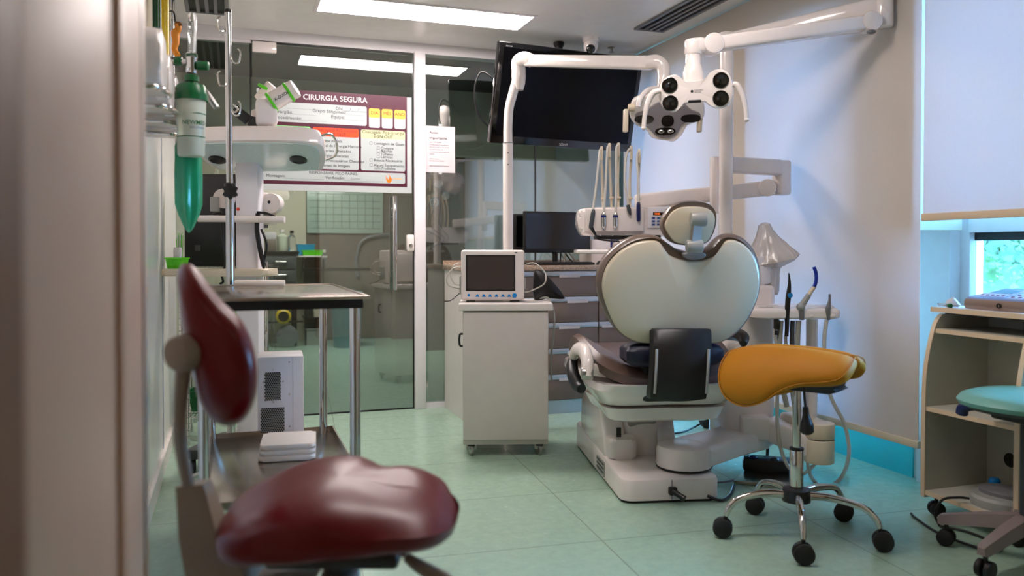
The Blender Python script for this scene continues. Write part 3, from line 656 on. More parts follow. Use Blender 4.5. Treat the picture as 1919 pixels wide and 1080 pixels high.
for dx, k in ((.0, 'hose'), (.05, 'black'), (.09, 'hose')):
    a = MB(); q = ony(1040+dx*200, 470, 5.3); q.z = WT+.008; a.tube([q, q+V((.02, .02, .09)), q+V((.09, .04, .03)), q+V((.14, .08, .0))], .005, k)
    tag(a.build('cable', origin=q), {0.: 'pale cable looping under the desktop monitor', .05: 'black cable looping under the desktop monitor', .09: 'pale cable curled nearest the monitor stand'}[dx], 'cable')

# ---------------------------------------------------------------- white cart with patient monitor
CF = frame((1.378, 4.06, 0), R(-17.5)); CI = (1.378, 4.06, 0)
t = thing('equipment_cart', 'tall plain white laminate cart on small castors under the patient monitor', 'cart', CI, R(-17.5))
zt = .82; CWd = .455
a = MB(CF); a.box((0, .17, (.065+zt-.04)/2), (CWd, .36, zt-.04-.065), 'laminate', .004); a.build('body', t)
a = MB(CF); a.box((0, .168, zt-.02), (CWd+.045, .42, .038), 'laminate_white', .006); a.build('top', t)
a = MB(CF); a.box((0, -.019, .435), (CWd-.006, .018, zt-.04-.10), 'laminate', .003); a.build('front_panel', t)
a = MB(CF); a.tube([(-CWd/2, .10, .58), (-CWd/2-.02, .10, .585), (-CWd/2-.02, .10, .64), (-CWd/2, .10, .645)], .006, 'black'); a.build('side_handle', t)
for sx in (-1, 1):
    for y in (.03, .31):
        a = MB(CF); x = sx*(CWd/2-.045); a.lathe([(.026, -.009), (.03, -.005), (.03, .005), (.026, .009)], 'brushed', (x, y, .030), (1, .3, 0)); a.box((x, y, .058), (.04, .04, .012), 'dark_metal', .002); a.beam((x-.012, y, .03), (x-.012, y, .06), .004, .03, 'brushed', up=(1, 0, 0)); a.beam((x+.012, y, .03), (x+.012, y, .06), .004, .03, 'brushed', up=(1, 0, 0)); a.build('caster', t)
# patient monitor
q = CF @ V((-.058-.01, .10, zt)); MF = frame(q, R(-17.5))
t = thing('patient_monitor', 'white bedside patient monitor with blank grey screen and blue buttons on the cart', 'patient monitor', q, R(-17.5))
mw, mh = .345, .275
a = MB(MF); a.box((0, .055, mh/2+.008), (mw, .13, mh), 'white_plastic', .014, seg=3); a.box((0.01, .145, mh/2), (mw*.85, .08, mh*.85), 'white_plastic', .012)
for x in (-.12, .12): a.box((x, .06, .005), (.05, .08, .01), 'dark_grey')
a.build('housing', t)
a = MB(MF); a.box((-.012, -.0108, .158), (.268, .004, .195), 'black'); a.box((-.012, -.0128, .158), (.252, .003, .18), 'screen_grey'); a.build('screen', t)
for i in range(8):
    x = -.118+.0345*i if i < 7 else .118; a = MB(MF)
    if i in (0, 7): a.lathe([(.013 if i == 7 else .008, 0), (.012 if i == 7 else .007, .004), (.001, .005)], 'blue_btn', (x if i == 7 else -.13, -.0105, .035 if i == 7 else .037), (0, -1, 0), 16)
    else: a.prism([(x-.011, .028), (x+.011, .028), (x+.003, .042), (x-.003, .042)], .003, 'blue_btn', Mx.Translation((0, -.0098, 0)) @ PT)
    a.build('button', t)
a = MB(MF); a.box((.127, -.0105, .268), (.014, .002, .006), 'dark_grey'); 
a.build('indicator', t)
a = MB(MF); a.box((.176, .05, .10), (.008, .09, .06), 'grey_plastic', .003); a.box((-.176, .05, .09), (.012, .09, .10), 'grey_plastic', .003); a.build('connector_block', t)
for k_, pts in enumerate(([(.175, .05, .20), (.23, .03, .21), (.285, .0, .16), (.28, -.02, .10), (.21, .01, .06), (.178, .05, .05)], [(-.178, .04, .19), (-.22, .0, .18), (-.25, -.01, .13), (-.24, 0, .09), (-.2, .03, .075), (-.18, .05, .07)], [(-.178, .03, .21), (-.21, .0, .20), (-.23, .0, .15), (-.21, .0, .10), (-.18, .04, .09)])):
    a = MB(MF); a.tube(pts, .0035, 'hose'); a.build('lead', t)
a = MB(MF); a.tube([(-.178, .06, .05), (-.21, .03, .02), (-.235, .0, .006), (-.26, -.02, .005)], .003, 'black'); a.build('lead', t)
a = MB(CF); a.tube([(.20, .25, zt+.01), (.245, .22, zt+.01), (.275, .2, zt-.08), (.272, .2, zt-.2), (.258, .2, zt-.32), (.262, .2, zt-.45)], .006, 'hose_grey')
tag(a.build('sensor_cable', origin=CF @ V((.24, .22, zt))), 'grey cable hanging down the right side of the white cart', 'cable')
# dark pouch leaning out behind the monitor
a = MB(CF @ frame((.165, .27, zt+.004), 0)); a.cushion(spline([(0, .0), (.0, .15), (.03, .165), (.07, .14), (.14, .065), (.175, .015), (.165, .0), (.08, .004)], 4, True), [(.01, .03), (.7, .03), (.95, .018), (1, 0), (.95, -.018), (.7, -.03), (.01, -.03)], 'black', lambda u, v_, z: V((u, z, v_+.0)), c=(.06, .06))
tag(a.build('cuff_pouch', origin=CF @ V((.17, .27, zt))), 'dark soft pouch slumped beside the patient monitor', 'pouch')
# ================================================================ dental chair
CO = V((1.807, 3.07, 0)); CRZ = R(-13); DF = frame(CO, CRZ)     # local y points away from the camera
chair = thing('dental_chair', 'large white and brown dental treatment chair with broad rounded backrest, seen from behind', 'dental chair', CO, CRZ)
def rrect(x0, x1, y0, y1, r, n=6):
    o = []
    for cx, cy, a0 in ((x1-r, y1-r, 0), (x0+r, y1-r, 90), (x0+r, y0+r, 180), (x1-r, y0+r, 270)):
        for i in range(n+1): q = R(a0+i*90/n); o.append((cx+r*math.cos(q), cy+r*math.sin(q)))
    return o
# base: rounded slab, thicker towards the far end
a = MB(DF); a.prism(rrect(-.215, .215, .01, 1.08, .05), .014, 'black', z0=0); a.build('floor_plate', chair)
a = MB(DF); o = rrect(-.222, .222, 0, 1.09, .055)
def ztop(y, x): return .105+.035*min(1, max(0, (y-.25)/.35))
a.rings([[V((x, y, .012)) for x, y in o], [V((x, y, ztop(y, x)-.018)) for x, y in o], [V((x*.975, .545+(y-.545)*.99, ztop(y, x)-.005)) for x, y in o], [V((x*.93, .545+(y-.545)*.97, ztop(y, x))) for x, y in o]], 'white_plastic')
a.bb((-.0015, -.002, .015), (.0015, .002, .10), 'mid_grey'); a.build('base', chair)
a = MB(DF); a.box((-.224, .42, .058), (.004, .16, .07), 'grey_plastic'); [a.box((-.2265, .36+.03*i, .04+.02*j), (.001, .022, .008), 'ink') for i in range(5) for j in range(3)]; a.build('rating_plate', chair)
a = MB(DF); a.box((.0, -.012, .055), (.035, .03, .035), 'black', .006); a.tube([(0, -.02, .055), (.02, -.05, .045), (.035, -.065, .035)], [.014, .012, .015], 'black'); a.build('lock_lever', chair)
a = MB(DF); a.tube([(.16, .0, .025), (.20, -.02, .012), (.24, .0, .008), (.3, .08, .008), (.36, .2, .008)], .007, 'black'); a.build('power_cord', chair)
# covers and lift
a = MB(DF); a.prism(rrect(-.205, -.07, .30, .62, .03), .10, 'white_plastic', bev=.02, z0=.11); a.build('left_cover', chair)
a = MB(DF); a.lathe([(.155, .11), (.155, .17), (.135, .20), (.128, .30), (.12, .32)], 'white_plastic', (.0, .52, 0), seg=36); a.build('lift_collar', chair)
a = MB(DF); a.prism([(.36, .10), (.93, .10), (.98, .16), (.95, .30), (.80, .40), (.66, .42), (.50, .34), (.40, .22)], .11, 'white_gloss', basis((-.215, 0, 0), (0, 1, 0), (0, 0, 1), (1, 0, 0)), .02); a.build('linkage_cover', chair)
a = MB(DF); a.box((-.15, .355, .22), (.022, .006, .07), 'black'); a.build('cover_joint', chair)
a = MB(DF); a.beam((.075, .30, .12), (.12, .56, .36), .085, .05, 'white_plastic', .015); a.beam((-.02, .60, .14), (-.02, .30, .40), .14, .09, 'grey_plastic', .02); a.build('lift_strut', chair)
# seat pan
a = MB(DF)
def pan(y, z, wx, wy): return [V((x*wx, y+yy*wy, z)) for x, yy in spline([(-1, -1), (0, -1.06), (1, -1), (1.04, 0), (1, 1), (0, 1.04), (-1, 1), (-1.04, 0)], 5, True)]
a.rings([pan(.32, .335, .20, .20), pan(.32, .35, .235, .24), pan(.34, .405, .26, .27)], 'white_gloss'); a.build('chassis', chair)
a = MB(DF); a.rings([pan(.40, .40, .22, .26), pan(.42, .42, .27, .34), pan(.46, .49, .31, .44), pan(.47, .52, .30, .46)], 'white_gloss'); a.build('seat_shell', chair)
# seat cushion with raised sides
so = spline([(-.27, .02), (-.35, .20), (-.355, .5), (-.30, .85), (-.22, 1.05), (0, 1.10), (.22, 1.05), (.30, .85), (.335, .5), (.33, .22), (.27, .02), (0, -.02)], 5, True)
a = MB(DF); a.cushion(so, [(.01, .0), (.4, .0), (.75, .004), (.92, -.008), (1, -.045), (.98, -.085), (.85, -.10), (.01, -.10)], 'brown_leather', lambda u, v_, z: V((u, v_, .59+z+1.1*max(0, abs(u)-.14)**1.35*max(0, min(1, 1.1-abs(v_-.38)*1.6)))), c=(0, .5))
a.build('seat', chair)
for k in (0,):
    a = MB(DF); a.rings([pan(.02, .60, .15, .04), pan(.02, .608, .18, .06), pan(.02, .63, .20, .074), pan(.02, .67, .20, .076), pan(.02, .69, .185, .064), pan(.02, .70, .15, .04)], 'navy'); a.build('lumbar_cushion', chair)
# arm rests
def arm(sx, nm):
    a = MB(); a.tube([at(1100, 706, 3.50), at(1101, 680, 3.52), at(1095, 659, 3.6), at(1083, 655, 3.7), at(1075, 666, 3.78)], [.026, .026, .027, .026, .024], 'white_gloss', flat=1.3, n=6, seg=14); o = a.build('armrest', chair)
    a = MB(); a.beam(at(1106, 692, 3.54), at(1142, 697, 3.6), .05, .055, 'white_gloss', .015); a.cyl(at(1089, 700, 3.50), at(1111, 700, 3.50), .028, 'brushed', bev=.005); a.build('armrest_mount', chair)
    a = MB(); a.tube([at(1076, 668, 3.80), at(1072, 685, 3.76), at(1075, 705, 3.7), at(1083, 722, 3.66), at(1090, 729, 3.62)], [.018, .028, .030, .030, .022], 'black', n=6, seg=14); a.build('grip_pad', o)
arm(-1, 'left')
a = MB(DF); x = .37
a.tube([(x, .20, .40), (x+.01, .18, .52), (x-.01, .10, .62), (x-.02, .08, .66)], [.02, .022, .024, .02], 'white_gloss'); a.build('armrest_mount', chair)
a = MB(DF); a.tube([(x-.03, .05, .685), (x-.01, .10, .705), (x+.0, .18, .71), (x+.0, .30, .70), (x-.01, .36, .69)], [.016, .028, .030, .028, .016], 'black', seg=14); a.build('armrest', chair)
# backrest, tilted a little towards the camera
ZB = 3.42; bo = at(1273, 545, ZB); tb = R(8)
bx_ = V((math.cos(CRZ-R(2)), math.sin(CRZ-R(2)), 0)); by_h = V((-math.sin(CRZ-R(2)), math.cos(CRZ-R(2)), 0))
bup = V((0, 0, 1))*math.cos(tb)-by_h*math.sin(tb); bn = bx_.cross(bup)          # bn towards the camera
if bn.dot(V((0, 0, CH))-bo) < 0: bn = -bn
BM_ = Mx(((bx_.x, bup.x, bn.x, bo.x), (bx_.y, bup.y, bn.y, bo.y), (bx_.z, bup.z, bn.z, bo.z), (0, 0, 0, 1)))
def pxl(p): # crop coordinates -> local metres on the backrest plane
    X, Y_ = p[0]/3.6+1060, p[1]/3.6+360; r = ray(X, Y_); o_ = V((0, 0, CH)); k = (bo-o_).dot(bn)/r.dot(bn); d = o_+r*k-bo; return (d.dot(bx_), d.dot(bup))
ro = [(560, 290), (632, 306), (690, 345), (755, 385), (855, 408), (940, 392), (1000, 362), (1048, 312), (1100, 286), (1180, 300), (1255, 360), (1302, 450), (1322, 560), (1312, 680), (1275, 790), (1210, 900), (1135, 975), (1050, 1018), (960, 1030), (800, 1033), (620, 1030), (500, 1022), (420, 995), (340, 935), (275, 835), (230, 720), (212, 620), (225, 530), (270, 440), (350, 365), (450, 308)]
ro = spline([pxl(p) for p in ro], 4, True)
a = MB(BM_); a.cushion(ro, [(.01, -.09), (.6, -.09), (.88, -.085), (.97, -.07), (1, -.045), (1.0, -.015), (.985, .0), (.955, .008), (.93, .0), (.01, .0)], 'brown_rim', lambda u, v_, z: V((u, v_, z)), c=pxl((770, 690))); a.build('backrest_cushion', chair)
so_ = [(560, 325), (625, 335), (665, 385), (700, 425), (780, 455), (860, 462), (940, 455), (1010, 425), (1045, 372), (1080, 328), (1140, 325), (1220, 370), (1278, 450), (1305, 560), (1296, 680), (1258, 785), (1195, 890), (1120, 965), (1045, 1008), (960, 1020), (800, 1024), (620, 1022), (500, 1014), (425, 985), (355, 930), (298, 835), (255, 720), (242, 630), (255, 545), (300, 460), (380, 385), (470, 340)]
so_ = spline([pxl(p) for p in so_], 4, True)
a = MB(BM_); a.cushion(so_, [(1, -.004), (1.0, .006), (.985, .014), (.96, .018), (.7, .024), (.3, .027), (.01, .028)], 'cream_shell', lambda u, v_, z: V((u, v_, z)), c=pxl((770, 690))); a.build('backrest_shell', chair)
po = [pxl(p) for p in ((600, 925), (975, 922), (985, 935))]
# black hinge cover below the shell
h0 = at(1228, 618, 3.39); h1 = at(1332, 618, 3.36); h2 = at(1335, 745, 3.30)
def hp(px, py, Z): return at(px, py, Z)
a = MB(); rs = []
for py, Z, xl, xr in ((617, 3.385, 1228, 1331), (622, 3.375, 1225, 1333), (650, 3.35, 1225, 1334), (690, 3.33, 1224, 1332), (720, 3.33, 1221, 1328), (738, 3.335, 1219, 1325), (748, 3.345, 1219, 1323)):
    row = []
    for j in range(9):
        f = j/8; row.append(at(xl+(xr-xl)*f, py+(5 if py > 700 else 0)*math.sin(math.pi*f)*1.0, Z-.018*math.sin(math.pi*f)))
    rs.append(row+[p+V((.0, .035, 0)) for p in reversed(row)])
a.rings(rs, 'black'); a.build('hinge_cover', chair)
a = MB(); 
for xl in (1231, 1328):
    a.tube([at(xl, 655, 3.345), at(xl-1, 690, 3.325), at(xl-4, 738, 3.33)], .006, 'grey_plastic')
a.build('hinge_rail', chair)
a = MB(DF); a.bb((-.13, .0, .44), (.10, .10, .66), 'black', .02); a.build('hinge_block', chair)
# headrest and its bracket
HZ = 3.36; ho = at(1291, 420, HZ); HM = Mx(((bx_.x, bup.x, bn.x, ho.x), (bx_.y, bup.y, bn.y, ho.y), (bx_.z, bup.z, bn.z, ho.z), (0, 0, 0, 1)))
def pxh(p):
    r = ray(p[0]/3.6+1060, p[1]/3.6+360); o_ = V((0, 0, CH)); k = (ho-o_).dot(bn)/r.dot(bn); d = o_+r*k-ho; return (d.dot(bx_), d.dot(bup))
hr = spline([pxh(p) for p in ((835, 60), (920, 64), (985, 90), (1018, 140), (1018, 220), (990, 300), (945, 350), (840, 362), (740, 352), (680, 310), (648, 240), (655, 180), (700, 110), (765, 72))], 5, True)
a = MB(HM); a.cushion(hr, [(.01, -.07), (.7, -.07), (.93, -.06), (1, -.035), (1, -.01), (.97, .002), (.93, .0), (.01, .0)], 'brown_rim', lambda u, v_, z: V((u, v_, z))); hd = a.build('headrest', chair)
hr2 = spline([pxh(p) for p in ((840, 98), (920, 102), (975, 122), (1003, 165), (1000, 230), (975, 300), (935, 342), (840, 352), (748, 342), (700, 300), (668, 235), (678, 190), (715, 135), (770, 105))], 5, True)
a = MB(HM); a.cushion(hr2, [(1, -.003), (1, .006), (.97, .013), (.7, .018), (.01, .02)], 'cream_shell', lambda u, v_, z: V((u, v_, z))); a.build('headrest_shell', hd)
a = MB(); zc_ = HZ-.045
a.cyl(at(1294, 411, zc_), at(1324, 411, zc_), .030, 'grey_plastic', bev=.006, seg=28); a.cyl(at(1286, 462, zc_), at(1317, 462, zc_), .026, 'grey_plastic', bev=.006, seg=28)
a.prism([(p.x, p.z) for p in (at(1298, 415, zc_), at(1316, 415, zc_), at(1313, 460, zc_), at(1291, 460, zc_))], .022, 'brushed', Mx(((1, 0, 0, 0), (0, 0, 1, at(1305, 430, zc_).y-.01), (0, 1, 0, 0), (0, 0, 0, 1))))
a.build('headrest_bracket', chair)
a = MB(BM_); sl = spline([pxl(p) for p in ((780, 408), (850, 402), (925, 408), (920, 438), (850, 450), (795, 440))], 4, True); a.prism(sl, .035, 'mid_grey', z0=.0, bev=.006); a.build('bracket_socket', chair)
# ================================================================ dental unit column and arms
UO = onz(1400, 845); unit = thing('dental_unit', 'white dental unit with cabinet column, tall mast, swing arms and handpiece tray beside the chair', 'dental unit', (at(1395, 700, 4.05).x, at(1395, 700, 4.05).y, 0))
uc = at(1395, 700, 4.05); uc.z = 0; UF = frame(uc, CRZ)
a = MB(UF); a.prism(rrect(-.14, .12, -.12, .16, .05), .80, 'white_gloss', bev=.02, z0=.13); a.build('column', unit)
a = MB(UF); a.prism(rrect(-.14, .10, -.12, .12, .05), .14, 'white_frame', bev=.02, z0=.93); a.build('column_top', unit)
# support arm sweeping from the chair base to the column
p0 = at(1252, 868, 3.72); p1 = at(1410, 822, 4.05); 
s0 = DF @ V((.11, .17, 0)); s0.z = .155; 
a = MB(); a.lathe([(.125, 0), (.125, .075), (.118, .09), (.10, .097), (.01, .1)], 'white_plastic', s0-V((0, 0, .035)), seg=36); a.lathe([(.128, 0), (.128, .004)], 'black', s0-V((0, 0, .04)), seg=36)
e0 = V((uc.x-.02, uc.y-.06, 0)); d = (e0-V((s0.x, s0.y, 0))).normalized(); sd = V((-d.y, d.x, 0)); s00 = V((s0.x, s0.y, 0))
def arow(zz, ins): 
    pts = []
    for t_, wv in ((.0, .118), (.3, .115), (.6, .105), (1.0, .12)):
        pts.append(s00.lerp(e0, t_)+sd*(wv-ins)+V((0, 0, zz+.012*t_)))
    for t_, wv in ((1.0, .12), (.6, .105), (.3, .115), (.0, .118)):
        pts.append(s00.lerp(e0, t_)-sd*(wv-ins)+V((0, 0, zz+.012*t_)))
    return pts
a.rings([arow(.123, .006), arow(.128, 0), arow(.195, 0), arow(.208, .007), arow(.215, .02)], 'white_plastic'); a.build('support_arm', unit)
# mast
mp_ = at(1360, 400, 4.0); mp_.z = 0
a = MB(); mt = at(1360, 92, 4.0).z; a.cyl((mp_.x, mp_.y, .85), (mp_.x, mp_.y, mt), .034, 'white_gloss', seg=28); a.lathe([(.036, 0), (.037, .012), (.034, .02)], 'white_gloss', (mp_.x, mp_.y, mt-.01), seg=28); a.build('mast', unit)
a = MB(); el = at(1656, 20, 3.6); em = V((mp_.x, mp_.y, mt+.03)); a.beam(em, V((el.x, el.y, el.z+.02)), .07, .085, 'white_gloss', .018); a.cyl((mp_.x, mp_.y, mt-.01), (mp_.x, mp_.y, mt+.08), .045, 'white_gloss', bev=.01); a.build('upper_arm', unit)
a = MB(); a.cyl(at(1656, 52, 3.6), at(1656, -14, 3.6), .041, 'white_gloss', bev=.01, seg=28); a.cyl(at(1652, 24, 3.6), at(1656, 21, 3.6), .043, 'white_gloss'); a.build('upper_elbow', unit)
a = MB(); fa = at(1635, 42, 3.58); fb = at(1335, 84, 3.56); a.beam(fa, fb, .07, .066, 'white_gloss', .016); yv = (fb-fa).normalized().cross(V((0, 0, 1)))
for p, r_ in ((fa+(fb-fa)*.02, .044), (fb, .046)): a.cyl(p-yv*.040, p+yv*.040, r_, 'white_gloss', bev=.008, seg=28)
q = at(1633, 60, 3.55); a.sphere(q, .02, 'mid_grey', (1, 1, .5)); a.build('spring_arm', unit)
# front lamp head
lt = at(1300, 80, 3.56)
lamp1 = thing('operating_lamp', 'white four lens operating lamp with two side handles on the upper swing arm', 'operating lamp', at(1303, 74, 3.56))
a = MB(); a.beam(at(1288, 88, 3.56), at(1322, 86, 3.56), .075, .07, 'white_gloss', .02); a.cyl(at(1300, 74, 3.56), at(1300, 104, 3.56), .040, 'white_gloss', bev=.01, seg=28); a.lathe([(.034, 0), (.034, .05), (.037, .055), (.045, .09), (.044, .13)], 'white_gloss', at(1299, 100, 3.56), (0, 0, -1), 28, fn=lambda q_, z: 1); a.build('swivel', lamp1)
LZ = 3.50; lo_ = at(1303, 170, LZ)
vd = V((lo_.x, lo_.y, 0)).normalized(); LR = V((vd.y, -vd.x, 0)); LU = (V((0, 0, 1))*math.cos(R(8))-vd*math.sin(R(8))*-1); LU = (V((0, 0, 1))-vd*.10).normalized(); LN = -(LU.cross(LR)); LN = LR.cross(LU)
LM = basis(lo_, LR, LU, LN)
mpp = LZ/F
def L_(px, py, c0=(1303, 170)): return ((px-c0[0])*mpp*1.0, -(py-c0[1])*mpp*1.0)
hd_ = [(1241, 149), (1253, 140), (1266, 138), (1274, 143), (1280, 150), (1288, 152), (1316, 150), (1325, 146), (1330, 137), (1343, 132), (1356, 134), (1366, 143), (1371, 160), (1372, 180), (1367, 196), (1355, 203), (1340, 203), (1330, 198), (1325, 192), (1312, 190), (1288, 192), (1278, 195), (1272, 204), (1262, 208), (1248, 203), (1239, 192), (1235, 175), (1236, 158)]
hp_ = spline([L_(*p) for p in hd_], 3, True)
a = MB(LM); a.cushion(hp_, [(.01, .0), (.93, 0), (.985, -.006), (1, -.02), (.985, -.05), (.9, -.07), (.01, -.078)], 'white_gloss', lambda u, v_, z: V((u, v_, z)))
x, y = L_(1303, 171); a.text('DENTSPLY', .008, Mx.Translation((x-.004, y+.001, .001)), 'ink'); a.text('SIRONA', .008, Mx.Translation((x-.004, y-.007, .001)), 'ink'); a.lathe([(.006, 0), (.006, .0008)], 'ink', (x-.014, y, .0), (0, 0, 1)); hb = a.build('lamp_body', lamp1)
a = MB(LM); x, y = L_(1302, 191); a.box((x, y+.004, -.01), (.055, .012, .03), 'black', .004); a.build('sensor_window', lamp1)
for px, py in ((1256, 158), (1257, 191), (1349, 153), (1349, 186)):
    a = MB(LM); x, y = L_(px, py); a.lathe([(.034, -.002), (.034, .004), (.031, .005), (.030, .0025), (.012, .0028), (.010, .004), (.002, .0045)], 'lens', (x, y, 0), (0, 0, 1), 28); a.build('lens', hb)
for pts in ([(1240, 168), (1226, 172), (1216, 190), (1210, 215), (1208, 236)], [(1370, 162), (1378, 165), (1387, 182), (1393, 205), (1395, 227)]):
    a = MB(LM); P = [(*L_(*p), .02-.0*i) for i, p in enumerate(pts)]; a.tube(P, [.012, .014, .012, .010, .010], 'white_plastic', seg=12); a.sphere(P[-1], .011, 'white_plastic'); a.build('handle', lamp1)
# second lamp on its own post
pp = at(952, 400, 4.88); 
post = thing('lamp_post', 'white bent lamp post rising behind the white cart with a horizontal arm', 'lamp post', (pp.x, pp.y, 0))
a = MB(); pr = lambda z: V((pp.x, pp.y, z)); zj = at(952, 269, 4.88).z
a.cyl(pr(.02), pr(zj), .031, 'white_gloss', seg=24); a.lathe([(.16, 0), (.16, .012), (.05, .03), (.033, .04)], 'white_gloss', pr(0), seg=32)
a.tube([pr(zj), at(952, 240, 4.88), at(954, 205, 4.88), at(960, 180, 4.88), at(971, 140, 4.88)], [.028, .027, .027, .028, .028], 'white_gloss', n=8, seg=20); a.lathe([(.033, 0), (.033, .004)], 'mid_grey', pr(zj)); a.build('post', post)
for z in (zj-.06, zj-.13): 
    a = MB(); a.sphere((pp.x+.031*-.3, pp.y-.029, z), .004, 'dark_grey'); a.build('rivet', post)
a = MB(); j = at(972, 138, 4.88); a.lathe([(.028, -.10), (.040, -.06), (.043, -.02), (.042, .03)], 'white_gloss', j, seg=28); a.tube([j+V((0, 0, .02)), j+V((.0, 0, .07)), at(983, 110, 4.83), at(996, 114, 4.8)], [.042, .043, .042, .040], 'white_gloss', seg=20); a.build('elbow', post)
ea, eb = at(986, 114, 4.83), at(1222, 118, 4.05)
a = MB(); a.beam(ea, eb, .06, .070, 'white_gloss', .02); a.beam(ea.lerp(eb, .62)+V((.0, -.032, -.01)), ea.lerp(eb, .76)+V((0, -.032, -.01)), .003, .022, 'white_plastic'); a.build('arm', post)
a = MB(); a.tube([at(1212, 118, 4.05), at(1230, 116, 4.03), at(1242, 126, 4.02), at(1243, 148, 4.0), at(1240, 168, 4.0)], [.034, .036, .035, .029, .026], 'white_gloss', seg=20); a.build('end_joint', post)
lamp2 = thing('operating_lamp', 'grey faced operating lamp with reflector bulbs hanging from the horizontal post arm', 'operating lamp', at(1250, 168, 3.98))
Z2 = 3.9; lo2 = at(1250, 222, Z2); vd = V((lo2.x, lo2.y, 0)).normalized(); r2 = V((vd.y, -vd.x, 0)); n2 = (-vd-V((0, 0, .55))).normalized(); u2 = n2.cross(r2)
L2 = basis(lo2, r2, u2, n2); m2 = Z2/F
def Q(px, py): return ((px-1250)*m2*1.08, -(py-222)*m2/.84)
ol = spline([Q(*p) for p in ((1188, 198), (1200, 187), (1250, 180), (1300, 187), (1312, 203), (1312, 222), (1300, 230), (1284, 236), (1276, 250), (1262, 262), (1248, 260), (1225, 255), (1213, 240), (1196, 232), (1186, 216))], 4, True)
a = MB(L2); a.cushion(ol, [(.96, .0), (1, -.008), (1, -.03), (.93, -.07), (.7, -.095), (.01, -.10)], 'white_gloss', lambda u, v_, z: V((u, v_, z))); hb2 = a.build('lamp_body', lamp2)
of = spline([Q(*p) for p in ((1196, 213), (1215, 206), (1232, 196), (1250, 190), (1275, 196), (1290, 208), (1304, 214), (1306, 222), (1294, 227), (1276, 232), (1266, 248), (1250, 254), (1232, 250), (1218, 236), (1200, 228))], 4, True)
a = MB(L2); a.cushion(of, [(1.0, -.004), (1, .004), (.96, .008), (.01, .008)], 'lamp_grey', lambda u, v_, z: V((u, v_, z))); fc = a.build('lamp_face', lamp2)
for px, py, sx, sy in ((1211, 221, 18, 7), (1290, 222, 18, 7), (1251, 225, 11.5, 10), (1247, 242, 19, 6.5)):
    a = MB(L2); x, y = Q(px, py); a.prism(spline([(x+sx*m2*math.copysign(abs(math.cos(t_))**.7, math.cos(t_)), y+sy*m2*1.1*math.sin(t_)) for t_ in [R(30*i) for i in range(12)]], 2, True), .004, 'lens', z0=.0075); a.build('lens', fc)
for px in (1240, 1256):
    a = MB(L2); x, y = Q(px, 242); a.sphere((x, y, .012), .014, 'chrome', (1.2, .7, .5)); a.build('bulb_reflector', fc)
for px0, s_ in ((1180, -1), (1316, 1)):
    a = MB(); q0, q1 = at(px0+(8 if s_ < 0 else -9), 201, Z2), at(px0-2*s_*0, 201, Z2); a.cyl(at(px0-8*s_*1.2, 202, Z2), at(px0+3*s_, 202, Z2), .018, 'cream_plastic', bev=.004); tb_ = at(px0-(7 if s_ < 0 else -0)-(3 if s_ > 0 else 0), 205, Z2-.01); a.beam(tb_, at(px0-(8 if s_ < 0 else 6), 248, Z2-.02), .02, .026, 'cream_plastic', .005, up=(0, 1, 0)); a.build('handle', lamp2)
a = MB(); a.tube([at(1240, 165, 4.0), at(1228, 172, 4.0), at(1205, 180, 3.98), at(1194, 205, 3.95)], .014, 'white_gloss'); a.tube([at(1240, 165, 4.0), at(1215, 168, 3.9), at(1200, 185, 3.86), at(1196, 200, 3.86)], .012, 'white_gloss'); a.tube([at(1240, 165, 4.0), at(1246, 185, 3.98), at(1250, 200, 3.98)], .024, 'white_gloss'); a.build('yoke', lamp2)
# delivery arm
hubx = at(1339, 340, 4.05); a = MB(); a.cyl(at(1339, 400, 4.1), at(1339, 294, 4.1), .024, 'white_gloss', bev=.004, seg=24); a.build('arm_hub', unit)
a = MB(); a.beam(at(1345, 308, 4.1), at(1462, 315, 4.2), .065, .082, 'white_plastic', .012); a.build('tray_upper_arm', unit)
a = MB(); a.beam(at(1465, 301, 4.22), at(1465, 366, 4.22), .075, .075, 'white_plastic', .015, up=(0, 1, 0)); a.cyl(at(1438, 352, 4.14), at(1438, 352, 4.24), .045, 'white_plastic', bev=.006, seg=28); a.build('tray_elbow', unit)
a = MB(); a.beam(at(1450, 352, 4.2), at(1190, 379, 4.15), .06, .078, 'white_plastic', .014); a.build('tray_lower_arm', unit)
# delivery head
dz = 3.98; dl = at(1084, 418, dz); dr_ = at(1262, 418, dz); DX = (dr_-dl); DX.z = 0; DX.normalize(); DN = V((DX.y, -DX.x, 0)); DH = basis(at(1172, 416, dz), DX, V((0, 0, 1)), DN)  # local z towards camera
mD = dz/F
def D(px, py): return ((px-1172)*mD*1.0, -(py-416)*mD)
a = MB(DH); a.prism(spline([D(*p) for p in ((1084, 400), (1096, 390), (1180, 388), (1262, 388), (1266, 400), (1266, 440), (1240, 443), (1110, 442), (1090, 438), (1083, 420))], 3, True), .16, 'white_gloss', z0=-.16, bev=.02); dh = a.build('delivery_head', unit)
a = MB(DH); x0, y0 = D(1096, 434); x1, y1 = D(1206, 391); a.box(((x0+x1)/2, (y0+y1)/2, .008), (x1-x0, y1-y0, .02), 'white_plastic', .006); a.build('holder_panel', dh)
a = MB(DH); x0, y0 = D(1117, 448); x1, y1 = D(1238, 441); a.box(((x0+x1)/2, (y0+y1)/2, -.05), (x1-x0, .02, .12), 'black', .004)
for px in (1125, 1147, 1168, 1191): x, y = D(px, 441); a.sphere((x, y, .012), .005, 'brushed')
a.build('lower_rail', dh)
a = MB(DH); x0, y0 = D(1213, 428); x1, y1 = D(1262, 389); a.box(((x0+x1)/2, (y0+y1)/2, .003), (x1-x0, y1-y0, .01), 'white_frame', .004); kp = a.build('control_panel', dh)
